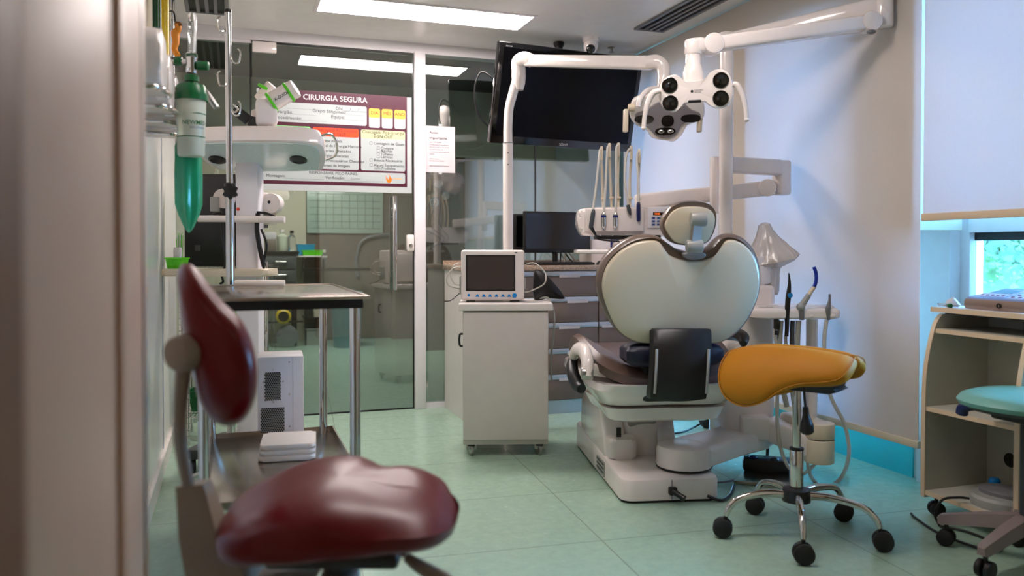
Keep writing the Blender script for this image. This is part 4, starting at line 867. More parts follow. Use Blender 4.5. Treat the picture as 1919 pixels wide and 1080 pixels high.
a = MB(DH); x, y = D(1233, 401); a.box((x, y, .0085), (.052, .014, .002), 'black'); a.text('1040', .014, Mx.Translation((x-.02, y-.005, .0102)), 'orange_led', 'LEFT', .012); a.build('display', kp)
for i in range(3):
    for j_ in range(3):
        x, y = D(1224+9.5*i, 409+6*j_); a = MB(DH); a.box((x, y, .0088), (.019, .012, .002), 'device_blue', .001); a.box((x, y, .0101), (.009, .005, .0006), 'kasvi_blue'); a.build('button', kp)
# whip arms with hoses and handpieces
wh = [(1126, 284, 1111, 393, 1131, 'angled'), (1141, 278, 1130, 404, 1147, 'motor'), (1158, 277, 1152, 404, 1160, 'motor'), (1182, 283, 1175, 385, 1182, 'small'), (1197, 289, 1195, 381, 1199, 'blue')]
for i, (tx_, ty, hx, hy, bx2, kd) in enumerate(wh):
    base = D(bx2+2, 392); top = D(tx_+3, ty); hp2 = D(hx, hy)
    a = MB(DH); a.tube([(*base, -.06), (base[0]*.6+top[0]*.4, base[1]*.5+top[1]*.5, -.075), (*top, -.05)], [.007, .006, .006], 'cream_plastic'); a.box((top[0], top[1]-.005, -.045), (.014, .07, .02), 'cream_plastic', .005); mid_ = (base[0]*.85+top[0]*.15, base[1]*.8+top[1]*.2, -.055); a.box(mid_, (.022, .01, .02), 'cream_plastic', .002); wo = a.build('whip_arm', unit)
    a = MB(DH); t2 = D(tx_-1, ty)
    pts = [(base[0], base[1]-.01, -.065), (base[0], base[1]+.12, -.09), (top[0]+.003, top[1]-.05, -.06), (t2[0]+.004, t2[1]+.012, -.035), (t2[0]-.006 if kd != 'small' else t2[0]-.02, t2[1]-.03, -.01), ((t2[0]*.45+hp2[0]*.55)-(.02 if kd == 'small' else 0), (t2[1]*.45+hp2[1]*.55), .01), (hp2[0], hp2[1]+.012, .028), (hp2[0], hp2[1], .03)]
    a.tube(pts, .0058, 'hose', n=7, seg=10); a.build('hose', wo)
    x, y = hp2; a = MB(DH)
    if kd == 'motor':
        a.lathe([(.008, .012), (.0115, .005), (.0125, -.005), (.0125, -.055)], 'chrome', (x, y, .03), (0, 1, 0), 20); a.lathe([(.013, .0), (.013, -.012)], 'kasvi_blue', (x, y, .03), (0, 1, 0), 20); a.lathe([(.0125, -.055), (.009, -.062), (.005, -.063), (.004, -.075), (.001, -.075)], 'chrome', (x, y, .03), (0, 1, 0), 20)
    elif kd == 'small': a.tube([(x, y, .03), (x+.006, y-.025, .032), (x+.012, y-.05, .034)], [.009, .010, .004], 'dark_grey'); 
    elif kd == 'blue': a.tube([(x, y+.004, .03), (x-.001, y-.01, .03), (x-.001, y-.05, .03), (x, y-.08, .03), (x, y-.092, .03)], [.005, .010, .0105, .0095, .005], 'blue_handle', seg=16)
    else: a.tube([(x, y, .03), (x-.002, y-.02, .032), (x-.012, y-.08, .036), (x-.012, y-.09, .036)], [.006, .011, .011, .010], 'dark_grey', seg=14); a.tube([(x-.013, y-.085, .036), (x+.01, y-.125, .034), (x+.03, y-.148, .03), (x+.13, y-.158, .02)], [.010, .006, .004, .0035], 'black')
    a.build('handpiece', wo)
a = MB(); a.beam(at(1078, 472, 3.95), at(1190, 472, 3.95), .20, .02, 'white_gloss', .006, up=(0, 0, 1)); a.beam(at(1150, 462, 4.0), at(1178, 445, 4.0), .05, .03, 'white_plastic', .008); a.build('instrument_tray', unit)
# cuspidor wrapped in film on the column
q = at(1430, 552, 4.05); wrapped = thing('wrapped_basin', 'basin wrapped in crinkled clear film on top of the dental unit column', 'basin', (q.x, q.y, q.z))
cr = lambda q_, z: 1+.05*math.sin(9*q_+z*40)+.03*math.sin(17*q_-z*25)
a = MB(); a.lathe([(.07, 0), (.075, .02), (.08, .13), (.10, .15)], 'film', q, (0, 0, 1), 56, fn=cr); a.build('wrapped_stem', wrapped)
a = MB(); q2 = q+V((.035, -.02, .14)); a.lathe([(.07, 0), (.12, .02), (.135, .035), (.125, .055), (.085, .11), (.055, .15), (.035, .19), (.028, .215), (.01, .225)], 'film', q2, (-.22, 0, 1), 64, fn=cr); a.build('film_cover', wrapped)
a = MB(); a.lathe([(.05, .02), (.11, .035), (.115, .045), (.10, .045), (.02, .03)], 'white_gloss', q2+V((0, 0, .001)), (0, 0, 1), 32); a.tube([q2+V((-.02, 0, .05)), q2+V((-.03, 0, .12)), q2+V((-.03, 0, .15)), q2+V((-.01, 0, .145))], .009, 'chrome'); a.build('bowl', wrapped)
# assistant arm: link, drum, post, tray
a = MB(); a.beam(at(1386, 798, 3.92), at(1440, 800, 3.90), .13, .11, 'white_plastic', .012); a.beam(at(1436, 800, 3.92), at(1535, 838, 3.72), .12, .11, 'white_plastic', .02); a.build('assistant_link', unit)
a = MB(); dc = onz(1535, 925); dc = at(1535, 838, 3.72); a.cyl((dc.x, dc.y, at(1535, 866, 3.72).z), (dc.x, dc.y, at(1535, 822, 3.72).z), .068, 'cream_plastic', bev=.006, seg=36); a.cyl((dc.x, dc.y, at(1535, 820, 3.72).z), (dc.x, dc.y, at(1535, 792, 3.72).z), .068, 'cream_plastic', bev=.006, seg=36)
z_ = at(1535, 806, 3.72).z; a.beam((dc.x, dc.y, z_), at(1480, 783, 3.95), .13, .07, 'cream_plastic', .02); a.build('assistant_drum', unit)
a = MB(); ap = at(1521, 700, 3.9); a.cyl((ap.x, ap.y, at(1521, 792, 3.9).z), (ap.x, ap.y, at(1521, 598, 3.9).z), .028, 'white_gloss', seg=24); a.build('assistant_post', unit)
AZ = 3.85; al, ar = at(1405, 582, AZ), at(1568, 586, AZ); AX = (ar-al); AX.z = 0; AX.normalize(); AN = V((AX.y, -AX.x, 0)); AM = basis(at(1490, 585, AZ), AX, V((0, 0, 1)), AN); mA = AZ/F
def A_(px, py): return ((px-1490)*mA, -(py-585)*mA)
a = MB(AM); ao = spline([(x, z) for x, z in ((-.22, -.06), (-.20, .09), (.0, .10), (.15, .095), (.195, .05), (.20, -.03), (.17, -.06), (0, -.065))], 4, True)
a.cushion(ao, [(.01, .022), (.9, .020), (.98, .012), (1, 0), (.98, -.022), (.9, -.028), (.01, -.028)], 'white_gloss', lambda u, v_, z: V((u, z+(.012 if v_ > .02 else 0), -v_))); 
for px in (1485, 1512, 1550): x, y = A_(px, 592); a.sphere((x, y+.003, .05), .020, 'white_gloss', (1.1, .8, .8))
x, y = A_(1437, 578)
for i in range(4):
    for j_ in range(3): a.box((x-.03+.018*i, .0225, .02-.02*j_), (.010, .001, .003), 'mid_grey')
at_ = a.build('assistant_tray', unit)
a = MB(AM); P = lambda px, py, z=.06: (*A_(px, py), z)
a.tube([P(1466, 628), P(1467, 610), P(1467, 585), P(1469, 555), P(1471, 530), P(1469, 511, .065)], [.009, .010, .012, .0125, .007, .002], 'black', seg=14); a.build('syringe', unit)
a = MB(AM); a.lathe([(.001, .0), (.012, .0), (.012, .002), (.001, .003)], 'blue_btn', P(1471, 552, .071), (0, 0, 1), 16); a.build('syringe_button', bpy.data.objects['syringe'])
a = MB(AM); a.tube([P(1494, 598), P(1493, 585), P(1492, 574)], [.012, .014, .015], 'mid_grey'); a.sphere(P(1492, 574), .020, 'grey_plastic'); a.tube([P(1492, 574), P(1500, 562), P(1507, 551)], [.016, .014, .012], 'grey_plastic'); sv = a.build('suction_valve', unit)
a = MB(AM); a.tube([P(1506, 553), P(1513, 542), P(1517, 537)], [.011, .010, .009], 'cream_plastic'); a.build('suction_adapter', sv)
a = MB(AM); a.tube([P(1515, 540), P(1520, 527), P(1520, 512), P(1516, 500)], .0085, 'blue_tip', seg=14); a.build('suction_tip', sv)
a = MB(AM); a.tube([P(1544, 598), P(1542, 583), P(1543, 575), P(1545, 562), P(1545, 550)], [.007, .012, .012, .006, .005], 'mid_grey', seg=14); a.build('saliva_ejector', unit)
for k_, (pts, r_, kk) in enumerate((([(1449, 598), (1447, 625), (1450, 640), (1456, 648)], .008, 'hose'), ([(1458, 600), (1456, 640), (1458, 700), (1470, 760)], .013, 'hose_grey'), ([(1467, 628), (1468, 650), (1474, 700), (1485, 770)], .008, 'hose_grey'), ([(1480, 600), (1479, 640), (1481, 700), (1488, 770)], .011, 'dark_grey'), ([(1491, 600), (1489, 640), (1490, 700), (1493, 770)], .013, 'hose_grey'), ([(1542, 598), (1538, 630), (1539, 680), (1550, 740), (1575, 790), (1585, 840), (1577, 880), (1560, 902), (1535, 907), (1515, 890), (1508, 862)], .009, 'hose'), ([(1452, 700), (1451, 780), (1456, 830), (1470, 868), (1490, 885), (1508, 880), (1522, 865)], .009, 'hose'))):
    a = MB(AM); a.tube([P(x, y, .04 if k_ < 5 else .05) for x, y in pts], r_, kk, n=8, seg=12); a.build('suction_hose', unit)
a = MB(AM); x, y = A_(1449, 606); a.box((x, y, .05), (.024, .05, .03), 'black', .006); x, y = A_(1449, 618); a.cyl((x, y, .05), (x, y-.02, .05), .009, 'black'); a.build('hose_connector', unit)
# foot control
q = onz(1440, 900); FFm = frame((q.x, q.y, 0), R(-35))
t = thing('foot_control', 'black and steel dental foot pedal on the floor behind the yellow stool', 'foot pedal', (q.x, q.y, 0), R(-35))
a = MB(FFm); a.prism([(-.16, -.12), (.13, -.14), (.11, .10), (-.10, .12)], .018, 'steel', bev=.004, z0=.002); a.build('foot_plate', t)
a = MB(FFm); a.box((.0, .10, .05), (.24, .10, .07), 'black', .02); a.sphere((-.07, .08, .085), .02, 'kasvi_blue', (1, 1, .5)); a.sphere((.03, .07, .085), .022, 'dark_grey', (1, 1, .5)); a.build('pedal_housing', t)
a = MB(FFm); a.tube([(.0, .15, .05), (0, .18, .06), (.0, .2, .16), (-.03, .24, .2)], .008, 'black'); a.tube([(-.15, -.08, .01), (-.25, -.14, .008), (-.32, -.08, .008), (-.42, .0, .008)], .006, 'mid_grey'); a.build('cable', t)
a = MB(); q = at(1322, 800, 4.3); q.z = .04; q.y += .2; qq = onz(1322, 802); a.lathe([(.01, -.04), (.035, -.03), (.04, 0), (.03, .03), (.01, .04)], 'black', (qq.x, qq.y, .04), (0, 1, .2)); a.tube([(qq.x-.03, qq.y, .03), (qq.x-.1, qq.y-.02, .012), (qq.x-.2, qq.y-.08, .008), (qq.x-.28, qq.y-.1, .008)], .006, 'black')
tag(a.build('floor_plug', origin=(qq.x, qq.y, 0)), 'black plug and cord lying on the floor behind the dental chair base', 'plug')
# ================================================================ left side: gas rail, flowmeter, drip stand
t = thing('medical_gas_rail', 'row of white gas outlet boxes with chrome lower edges on the left wall', 'gas rail', (XL, 3.0, 1.585))
for i in range(4):
    y0 = 2.33+.31*i; a = MB(); a.prism(rrect(y0, y0+.26, 1.545, 1.70, .05), .155, 'white_plastic', Mx(((0, 0, 1, XL), (1, 0, 0, 0), (0, 1, 0, 0), (0, 0, 0, 1))), .015); b_ = a.build('outlet_box', t)
    a = MB(); a.tube([(XL+.01, y0+.03, 1.540), (XL+.13, y0+.0, 1.535), (XL+.163, y0+.08, 1.536), (XL+.163, y0+.2, 1.545), (XL+.13, y0+.25, 1.55)], .008, 'chrome'); a.build('handle', b_)
a = MB(); a.bb((XL, 2.3, 1.60), (XL+.04, 3.6, 1.72), 'aluminium', .004); a.build('rail', t)
for nm, Yp, r_, k, lab in (('gas_pipe', 3.77, .018, 'gas_green', 'vertical dark green gas pipe on the left wall'), ('gas_pipe', 4.12, .026, 'gas_yellow', 'vertical yellow gas pipe on the left wall'), ('gas_pipe', 4.72, .014, 'chrome', 'thin vertical chrome pipe on the left wall')):
    a = MB(); a.cyl((XL+.035, Yp, 1.735), (XL+.035, Yp, ZC), r_, k, seg=16); a.box((XL+.012, Yp, 1.9), (.024, .05, .03), 'aluminium'); a.box((XL+.012, Yp, 2.3), (.024, .05, .03), 'aluminium'); tag(a.build(nm, origin=(XL+.035, Yp, 1.735)), lab, 'pipe')
q = at(330, 70, 4.2)
t = thing('orange_strap', 'small orange rubber strap with a dark band hanging near the chrome wall pipe', 'strap', q)
P2 = lambda px, py: at(px, py, 4.2)
a = MB(); a.tube([P2(333, 46), P2(335, 54), P2(329, 62), P2(330, 80), P2(327, 92), P2(333, 105)], [.018, .014, .022, .016, .014, .016], 'orange_rubber', seg=12); a.build('body', t)
a = MB(); a.tube([P2(328, 44), P2(333, 46), P2(339, 50)], [.012, .018, .012], 'dark_wood'); a.build('band', t)
a = MB(); a.tube([P2(328, 45), (XL+.05, P2(328, 45).y+.05, 2.35), (XL+.002, P2(328, 45).y+.1, 2.36)], .004, 'black'); a.build('hook', t)
ZF = 2.75; P3 = lambda px, py, dz=0.: at(px, py, ZF+dz); mf = ZF/F
fl = thing('flowmeter', 'oxygen flowmeter with clear scale tube and green knobs on the left gas rail', 'flowmeter', P3(357, 120))
def vax(px, py): return P3(px, py)
def L3(a, pr, k, px, py, seg=24, fn=None): a.lathe([(r_*mf, -(y_-py)*mf) for r_, y_ in pr], k, P3(px, py), seg=seg, fn=fn)
a = MB(); L3(a, [(7, 100), (8, 98), (8, 30), (6, 25), (1, 24)], 'clear', 360, 60); a.build('scale_tube', fl)
a = MB(); [a.box(P3(357, 40+4*i, -.017), (.010 if i % 5 else .016, .001, .001), 'ink') for i in range(14)]; a.cyl(P3(361, 98, .0), P3(361, 40, .0), .0025, 'chrome'); a.build('scale_marks', fl)
a = MB(); L3(a, [(9, 137), (10, 133), (10, 101), (9, 100)], 'chrome', 359, 120); a.cyl(P3(325, 115, .0), P3(350, 115), .008, 'chrome'); a.cyl(P3(317, 115, .05), P3(326, 115), .016, 'mid_grey', bev=.003); a.cyl(P3(317, 115, .05), V((XL+.10, P3(317, 115, .05).y+.02, P3(317, 115).z)), .010, 'chrome'); a.build('body', fl)
a = MB(); L3(a, [(10.5, 108), (10.5, 102)], 'gas_green', 359, 105); a.text('O2', .012, basis(P3(356, 107, -.021), (ct, -st, 0), (0, 0, 1), (-st, -ct, 0)), 'paper'); a.build('collar', fl)
a = MB(); a.cyl(P3(371, 123), P3(391, 124), .016, 'green_cap', bev=.003, r1=.015); a.build('knob', fl)
a = MB(); a.cyl(P3(328, 114), P3(341, 115), .0155, 'green_cap', bev=.003, seg=8); a.build('nut', fl)
hb_ = thing('humidifier_bottle', 'translucent humidifier bottle with a green screw cap under the flowmeter', 'bottle', P3(358, 290))
a = MB(); L3(a, [(22, 293), (24, 290), (27, 192), (27, 189)], 'frosted', 358, 240, 32); bd = a.build('body', hb_)
a = MB(); L3(a, [(25.2, 259), (25.2, 257)], 'green_cap', 358, 258, 32); L3(a, [(26.2, 216), (26.2, 214)], 'green_cap', 358, 215, 32)
tm = basis(P3(358, 236), (ct, -st, 0), (0, 0, 1), (-st, -ct, 0)); a.textcyl('NEWMED', .020, tm, .0485, 'green_cap', -.012, .0, .004); a.textcyl('SOLUTION', .010, tm, .0485, 'kasvi_blue', .014, -.014, .004); a.build('print', bd)
a = MB(); L3(a, [(2, 258), (4, 270), (6, 284), (1, 285)], 'paper', 354, 270); a.build('diffuser', hb_)
a = MB(); L3(a, [(30, 189), (30, 177), (27, 177), (26, 163), (24, 160), (1, 160)], 'green_cap', 358, 175, 36, fn=lambda q_, z: 1+.012*math.cos(24*q_)); L3(a, [(11, 160), (10, 153), (13, 153), (13, 143), (11, 141), (1, 141)], 'green_cap', 359, 150, 12); a.build('cap', hb_)
t = thing('test_lung_bag', 'long green ribbed rubber bag hanging behind the humidifier bottle', 'rubber bag', P3(353, 440, .06))
a = MB(); a.lathe([(.003, -.30), (.014, -.285), (.035, -.235), (.044, -.20), (.045, -.10), (.042, -.0), (.030, .03), (.01, .035)], 'green_bag', P3(353, 275, .065), seg=64, fn=lambda q_, z: 1.06-.26*abs(math.sin(3*q_+.6))**1.6*min(1, max(0, -z*10))); a.build('body', t)
a = MB(); a.tube([P3(353, 262, .065), P3(345, 225, .07), P3(330, 215, .1), V((XL+.11, P3(330, 215, .1).y, P3(330, 215).z))], .008, 'clear'); a.build('tube', t)
a = MB(); a.tube([P3(372, 172, .15), P3(384, 170, .15), P3(394, 185, .15), P3(406, 203, .15)], [.007, .008, .011, .011], 'brushed', seg=12); a.tube([P3(372, 172, .15), P3(350, 175, .12), P3(330, 185, .1), V((XL+.0, P3(330, 185, .1).y, P3(330, 185).z))], .007, 'brushed'); tag(a.build('chrome_spout', origin=P3(372, 172, .15)), 'chrome wall spout curving out right of the humidifier cap', 'spout')
# drip stand
ZI = 3.6; ip = at(431, 400, ZI); iz = lambda py: at(431, py, ZI).z
iv = thing('drip_stand', 'tall chrome drip stand with four hooks and a black star knob', 'drip stand', (ip.x, ip.y, 0))
a = MB(); a.cyl((ip.x, ip.y, iz(365)), (ip.x-.004, ip.y, iz(22)), .0145, 'chrome'); a.lathe([(.0155, 0), (.0155, .012), (.01, .016)], 'black', (ip.x-.004, ip.y, iz(24))); a.build('upper_pole', iv)
a = MB(); a.cyl((ip.x, ip.y, .10), (ip.x, ip.y, iz(360)), .019, 'chrome'); a.build('lower_pole', iv)
a = MB(); a.cyl((ip.x, ip.y, iz(370)), (ip.x, ip.y, iz(343)), .024, 'black', bev=.003); a.lathe([(.005, 0), (.03, .004), (.03, .02), (.005, .024)], 'black', (ip.x, ip.y-.045, iz(360)), (.2, 1, 0), 36, fn=lambda q_, z: 1+.18*math.cos(6*q_)); a.build('knob', iv)
for py, sgn in ((40, -1), (98, 1), (142, -1), (196, 1)):
    a = MB(); z = iz(py); x = ip.x; a.tube([(x+sgn*.005, ip.y, z-.01), (x+sgn*.018, ip.y-.01, z-.045), (x+sgn*.04, ip.y-.015, z-.045), (x+sgn*.047, ip.y-.015, z-.0), (x+sgn*.036, ip.y-.015, z+.015)], .0042, 'chrome', seg=8); a.build('hook', iv)
for i in range(5):
    q_ = R(72*i+20); a = MB(); e = V((ip.x+.2*math.cos(q_), ip.y+.2*math.sin(q_), .075)); a.tube([(ip.x, ip.y, .12), ((ip.x+e.x)/2, (ip.y+e.y)/2, .11), e], .011, 'chrome'); lg = a.build('leg', iv)
    a = MB(); a.lathe([(.02, -.012), (.026, -.008), (.026, .008), (.02, .012)], 'black_rubber', (e.x, e.y, .0265), (math.sin(q_), -math.cos(q_), 0)); a.cyl((e.x, e.y, .03), e, .006, 'chrome'); a.build('caster', lg)
# ---------------------------------------------------------------- navigation tower
ZT = 4.02; nv = at(462, 500, ZT); T_ = lambda px, py, dz=0.: at(px, py, ZT+dz)
nav = thing('navigation_tower', 'white surgical navigation tower with twin camera hood, column and folded arm with green rings', 'navigation tower', (nv.x, nv.y, 0))
NF = frame((nv.x, nv.y, 0), -TH)
NL = lambda px, py, dy=0.: V((((px-959.5)*(ZT+dy)-(462-959.5)*ZT)/F, dy, T_(px, py, dy).z))
a = MB(NF); a.box((0.002, .05, (T_(0, 296).z+.10)/2), (.115, .10, T_(0, 296).z-.10), 'white_frame', .012); a.build('column', nav)
a = MB(NF); a.prism([(-.28, -.10), (.20, -.10), (.16, .30), (-.24, .30)], .05, 'dark_grey', z0=.075, bev=.01); a.box((0, .05, .15), (.26, .22, .06), 'grey_plastic', .02); a.build('base', nav)
for x, y in ((-.25, -.06), (.17, -.06), (-.2, .26), (.13, .26)):
    a = MB(NF); a.lathe([(.03, -.014), (.036, -.009), (.036, .009), (.03, .014)], 'black_rubber', (x, y, .037), (1, .4, 0)); a.cyl((x, y, .04), (x, y, .08), .012, 'dark_grey'); a.build('caster', nav)
# hood
ha = T_(385, 262, -.18); HF = NF @ Mx.Translation((.105, -.02, T_(0, 286).z)) @ Mx.Rotation(R(-20), 4, 'X')
ho_ = spline([(-.33, -.12), (-.29, -.17), (-.1, -.185), (.12, -.185), (.27, -.165), (.315, -.10), (.27, .10), (.2, .15), (-.2, .15), (-.3, .10)], 5, True)
a = MB(HF); a.cushion(ho_, [(.01, .062), (.80, .06), (.93, .048), (.985, .02), (1, -.01), (.985, -.03), (.93, -.036), (.01, -.036)], 'white_gloss', lambda u, v_, z: V((u, v_, z))); hd = a.build('hood', nav)
a = MB(HF); a.cushion(ho_, [(.91, -.034), (.90, -.040), (.01, -.040)], 'hood_glass', lambda u, v_, z: V((u, v_, z))); a.build('hood_window', hd)
for x in (-.235, .165):
    a = MB(HF); a.lathe([(.042, -.038), (.042, -.046), (.030, -.05), (.028, -.046), (.001, -.046)], 'black', (x, .0, 0), (0, 0, 1), 28); a.build('camera_lens', hd)
for sx in (-1, 1):
    x = .0+sx*.31; a = MB(HF); a.tube([(x-.01*sx, -.13, .02), (x+.035*sx, -.12, .035), (x+.05*sx, -.05, .02), (x+.03*sx, .03, .0), (x-.02*sx, .06, -.01)], .006, 'chrome'); a.build('hood_handle', hd)
a = MB(NF); a.tube([NL(462, 335, .06), NL(460, 300, .07), NL(455, 262, .03)], [.05, .05, .045], 'white_gloss', seg=18); a.build('neck', nav)
# arm with green rings
P4 = lambda px, py, dz=0.: T_(px, py, -.12+dz)
a = MB(); a.beam(P4(499, 187), P4(500, 236), .10, .085, 'white_plastic', .018, up=(0, 1, 0)); a.beam(P4(480, 205, .1), P4(490, 238, .1), .06, .05, 'white_plastic', .015, up=(0, 1, 0)); a.build('arm_block', nav)
a = MB(); a.cyl(P4(505, 194), P4(549, 168, .02), .046, 'white_plastic', bev=.006, seg=28); ab = a.build('arm_tube', nav)
d_ = (P4(549, 168, .02)-P4(505, 194)).normalized()
for c_ in (P4(509, 192), P4(541, 173, .017)):
    a = MB(); a.lathe([(.047, -.007), (.051, -.005), (.051, .005), (.047, .007)], 'green_bright', c_, d_, 32); a.build('green_ring', ab)
mt_ = basis(P4(515, 190, -.052), (ct*.87, -st*.87, .5), (-ct*.5, st*.5, .87), (-st, -ct, 0)); a = MB(); a.text('X-GUIDE', .020, mt_, 'ink', 'LEFT', .02); a.build('lettering', ab)
a = MB(); a.cyl(P4(545, 171, .02), P4(555, 165, .02), .046, 'white_plastic', bev=.008, seg=24); a.build('arm_end', nav)
a = MB(); a.cyl(P4(487, 190, .14), P4(512, 160, .14), .036, 'white_plastic', bev=.008, seg=24); a.lathe([(.038, -.008), (.042, -.005), (.042, .005), (.038, .008)], 'green_bright', P4(498, 166, .14), (P4(512, 150, .14)-P4(487, 195, .14)).normalized(), 28); a.build('rear_tube', nav)
a = MB(); a.beam(P4(438, 204, .03), P4(466, 226, .03), .012, .05, 'black', .004); a.beam(P4(466, 226, .03), P4(498, 234, .03), .012, .05, 'black', .004); a.build('strap', nav)
a = MB(); a.tube([P4(432, 196), P4(434, 206), P4(441, 210), P4(446, 205), P4(438, 196)], .005, 'chrome'); a.build('ring', nav)
# rail, shelf, folded joints, screen
a = MB(NF); a.tube([NL(372, 410, -.06), NL(400, 410, -.06), NL(534, 412, -.06)], .017, 'white_gloss', seg=16, smooth=False); a.beam(NL(462, 410, -.06), NL(462, 410, .02), .05, .03, 'white_gloss'); a.build('rail', nav)
a = MB(NF); a.prism(rrect(-.385, .14, -.12, .08, .03), .036, 'cream_plastic', z0=T_(0, 517).z, bev=.012); a.build('shelf', nav)
a = MB(NF); a.beam(NL(474, 377, .14), NL(508, 381, .14), .07, .102, 'white_plastic', .02); a.lathe([(.050, 0), (.052, .01), (.052, .07)], 'white_plastic', NL(507, 381, .10), (0, 1, 0), 28); a.beam(NL(492, 412, .14), NL(520, 412, .14), .05, .05, 'white_plastic', .015); a.beam(NL(512, 395, .14), NL(512, 405, .14), .03, .03, 'cream_plastic', .005, up=(0, 1, 0)); a.lathe([(.008, -.003), (.001, -.004)], 'ink', NL(505, 379, .10), (0, 1, 0), 12)
a.build('folded_joint', nav); a = MB(NF); a.beam(NL(395, 383, .12), NL(412, 383, .12), .02, .075, 'grey_plastic', .004); a.lathe([(.05, 0), (.05, .05)], 'white_plastic', NL(418, 372, .12), (0, 1, 0), 24); a.build('mounting_plate', nav)
for pts in ([(416, 398), (400, 402), (414, 410), (418, 450), (423, 490), (416, 515), (418, 528), (412, 532)], [(482, 398), (500, 400), (520, 408)], [(484, 400), (482, 430), (488, 470), (495, 500)], [(490, 430), (500, 460), (494, 492), (494, 506)]):
    a = MB(NF); a.tube([NL(x, y, -.03) for x, y in pts], .006 if pts[0][0] != 484 else .012, 'black'); a.build('cable', nav)
a = MB(NF); a.lathe([(.0085, 0), (.0085, .0008), (.006, .0009), (.006, .0001)], 'poster_red', NL(447, 392, -.0002), (0, -1, 0), 20); a.build('symbol', nav)
a = MB(NF); z0, z1 = T_(0, 502).z, T_(0, 318).z; a.box((-.209, .24, (z0+z1)/2), (.385, .03, z1-z0), 'black', .006); a.box((-.209-.12, .223, z0+.1), (.03, .004, .03), 'dark_grey'); a.box((-.209, .27, (z0+z1)/2), (.2, .04, .2), 'black', .01); a.box((0, .17, (z0+z1)/2), (.08, .12, .08), 'black'); a.build('screen_back', nav)
# shelf things
zs = T_(0, 517).z+.037
bq = NF @ V(((337-462)*ZT/F, -.03, zs))
def basket(name, label, c, wx, wy, h, k, rz=0.):
    fr = frame(c, rz); a = MB(fr)
    rg = lambda f, z: [V((x*wx/2*f, y*wy/2*f, z)) for x, y in ((-1, -1), (1, -1), (1, 1), (-1, 1))]
    a.rings([rg(.8, 0), rg(.98, h)], k, cap=False); a.rings([rg(.76, .003), rg(.93, h)], k, cap=False); a.face(rg(.8, 0), k); a.rings([rg(.98, h), rg(1.04, h), rg(1.04, h-.008)], k, cap=False); a.rings([rg(.93, h), rg(.98, h)], k, cap=False)
    for i in range(9):
        f = -.8+.2*i; a.beam((f*wx*.42, -wy*.41, .004), (f*wx*.49, -wy*.495, h), .004, .004, k, up=(0, 1, 0))
    for i in range(1, 3): z = h*i/3; f = .8+.18*i/3; a.beam((-wx/2*f, -wy/2*f-.002, z), (wx/2*f, -wy/2*f-.002, z), .004, .004, k)
    return tag(a.build(name, origin=c), label, 'basket')
basket('storage_basket', 'small bright green slatted basket on the navigation tower shelf', bq, .08, .10, .055, 'green_bright', -TH)
q = bq+V((.002, .0, .004)); a = MB(); a.lathe([(.018, .0), (.020, .085), (.018, .10), (.001, .10)], 'paper', q, seg=20); tag(a.build('cup', origin=q), 'white paper cup standing in the green basket of the tower', 'cup')
q = bq+V((.012, .028, .004)); a = MB()
for i in range(34):
    dx, dy = random.uniform(-.009, .009), random.uniform(-.006, .006); a.cyl(q+V((dx, dy, .0)), q+V((dx*2.2, dy*2, .13+random.uniform(0, .045))), .0012, 'green_bright' if i % 3 else 'paper', seg=5)
tag(a.build('brush_bundle', origin=q), 'bundle of thin green and white bristles in the green basket', 'brushes')
# ---------------------------------------------------------------- wire rack behind
rk = at(486, 700, 4.62)
t = thing('wire_rack', 'chrome wire shelving rack behind the navigation tower', 'rack', (rk.x, rk.y, 0))
RFm = frame((rk.x, rk.y, 0), -R(6))
for x in (-.42, -.385, -.02, .02):
    a = MB(RFm); a.cyl((x, 0 if abs(x) != .02 else 0, 0), (x, 0, 1.03), .010, 'chrome')
    for i in range(28): a.lathe([(.0112, 0), (.0112, .004)], 'brushed', (x, 0, .05+.035*i), seg=12)
    a.build('post', t)
for x in (-.42, .02):
    a = MB(RFm); a.cyl((x, .35, 0), (x, .35, 1.03), .010, 'chrome'); a.build('post', t)
for z in (.16, .6, 1.0):
    a = MB(RFm)
    for i in range(18): a.cyl((-.40+.0235*i, 0, z), (-.40+.0235*i, .35, z), .002, 'chrome', seg=6)
    for y in (0, .12, .24, .35): a.cyl((-.42, y, z-.006), (.02, y, z-.006), .004, 'chrome', seg=8)
    a.build('shelf', t)
basket('storage_basket', 'green basket low on the chrome wire rack behind the red chair back', RFm @ V((-.3, .15, .172)), .2, .15, .12, 'green_cap', -R(6))
a = MB(); q = RFm @ V((-.1, .15, .612)); a.lathe([(.04, 0), (.075, .05), (.078, .055), (.07, .055), (.036, .006)], 'green_bright', q); tag(a.build('bowl', origin=q), 'small green rimmed bowl on the middle shelf of the wire rack', 'bowl')
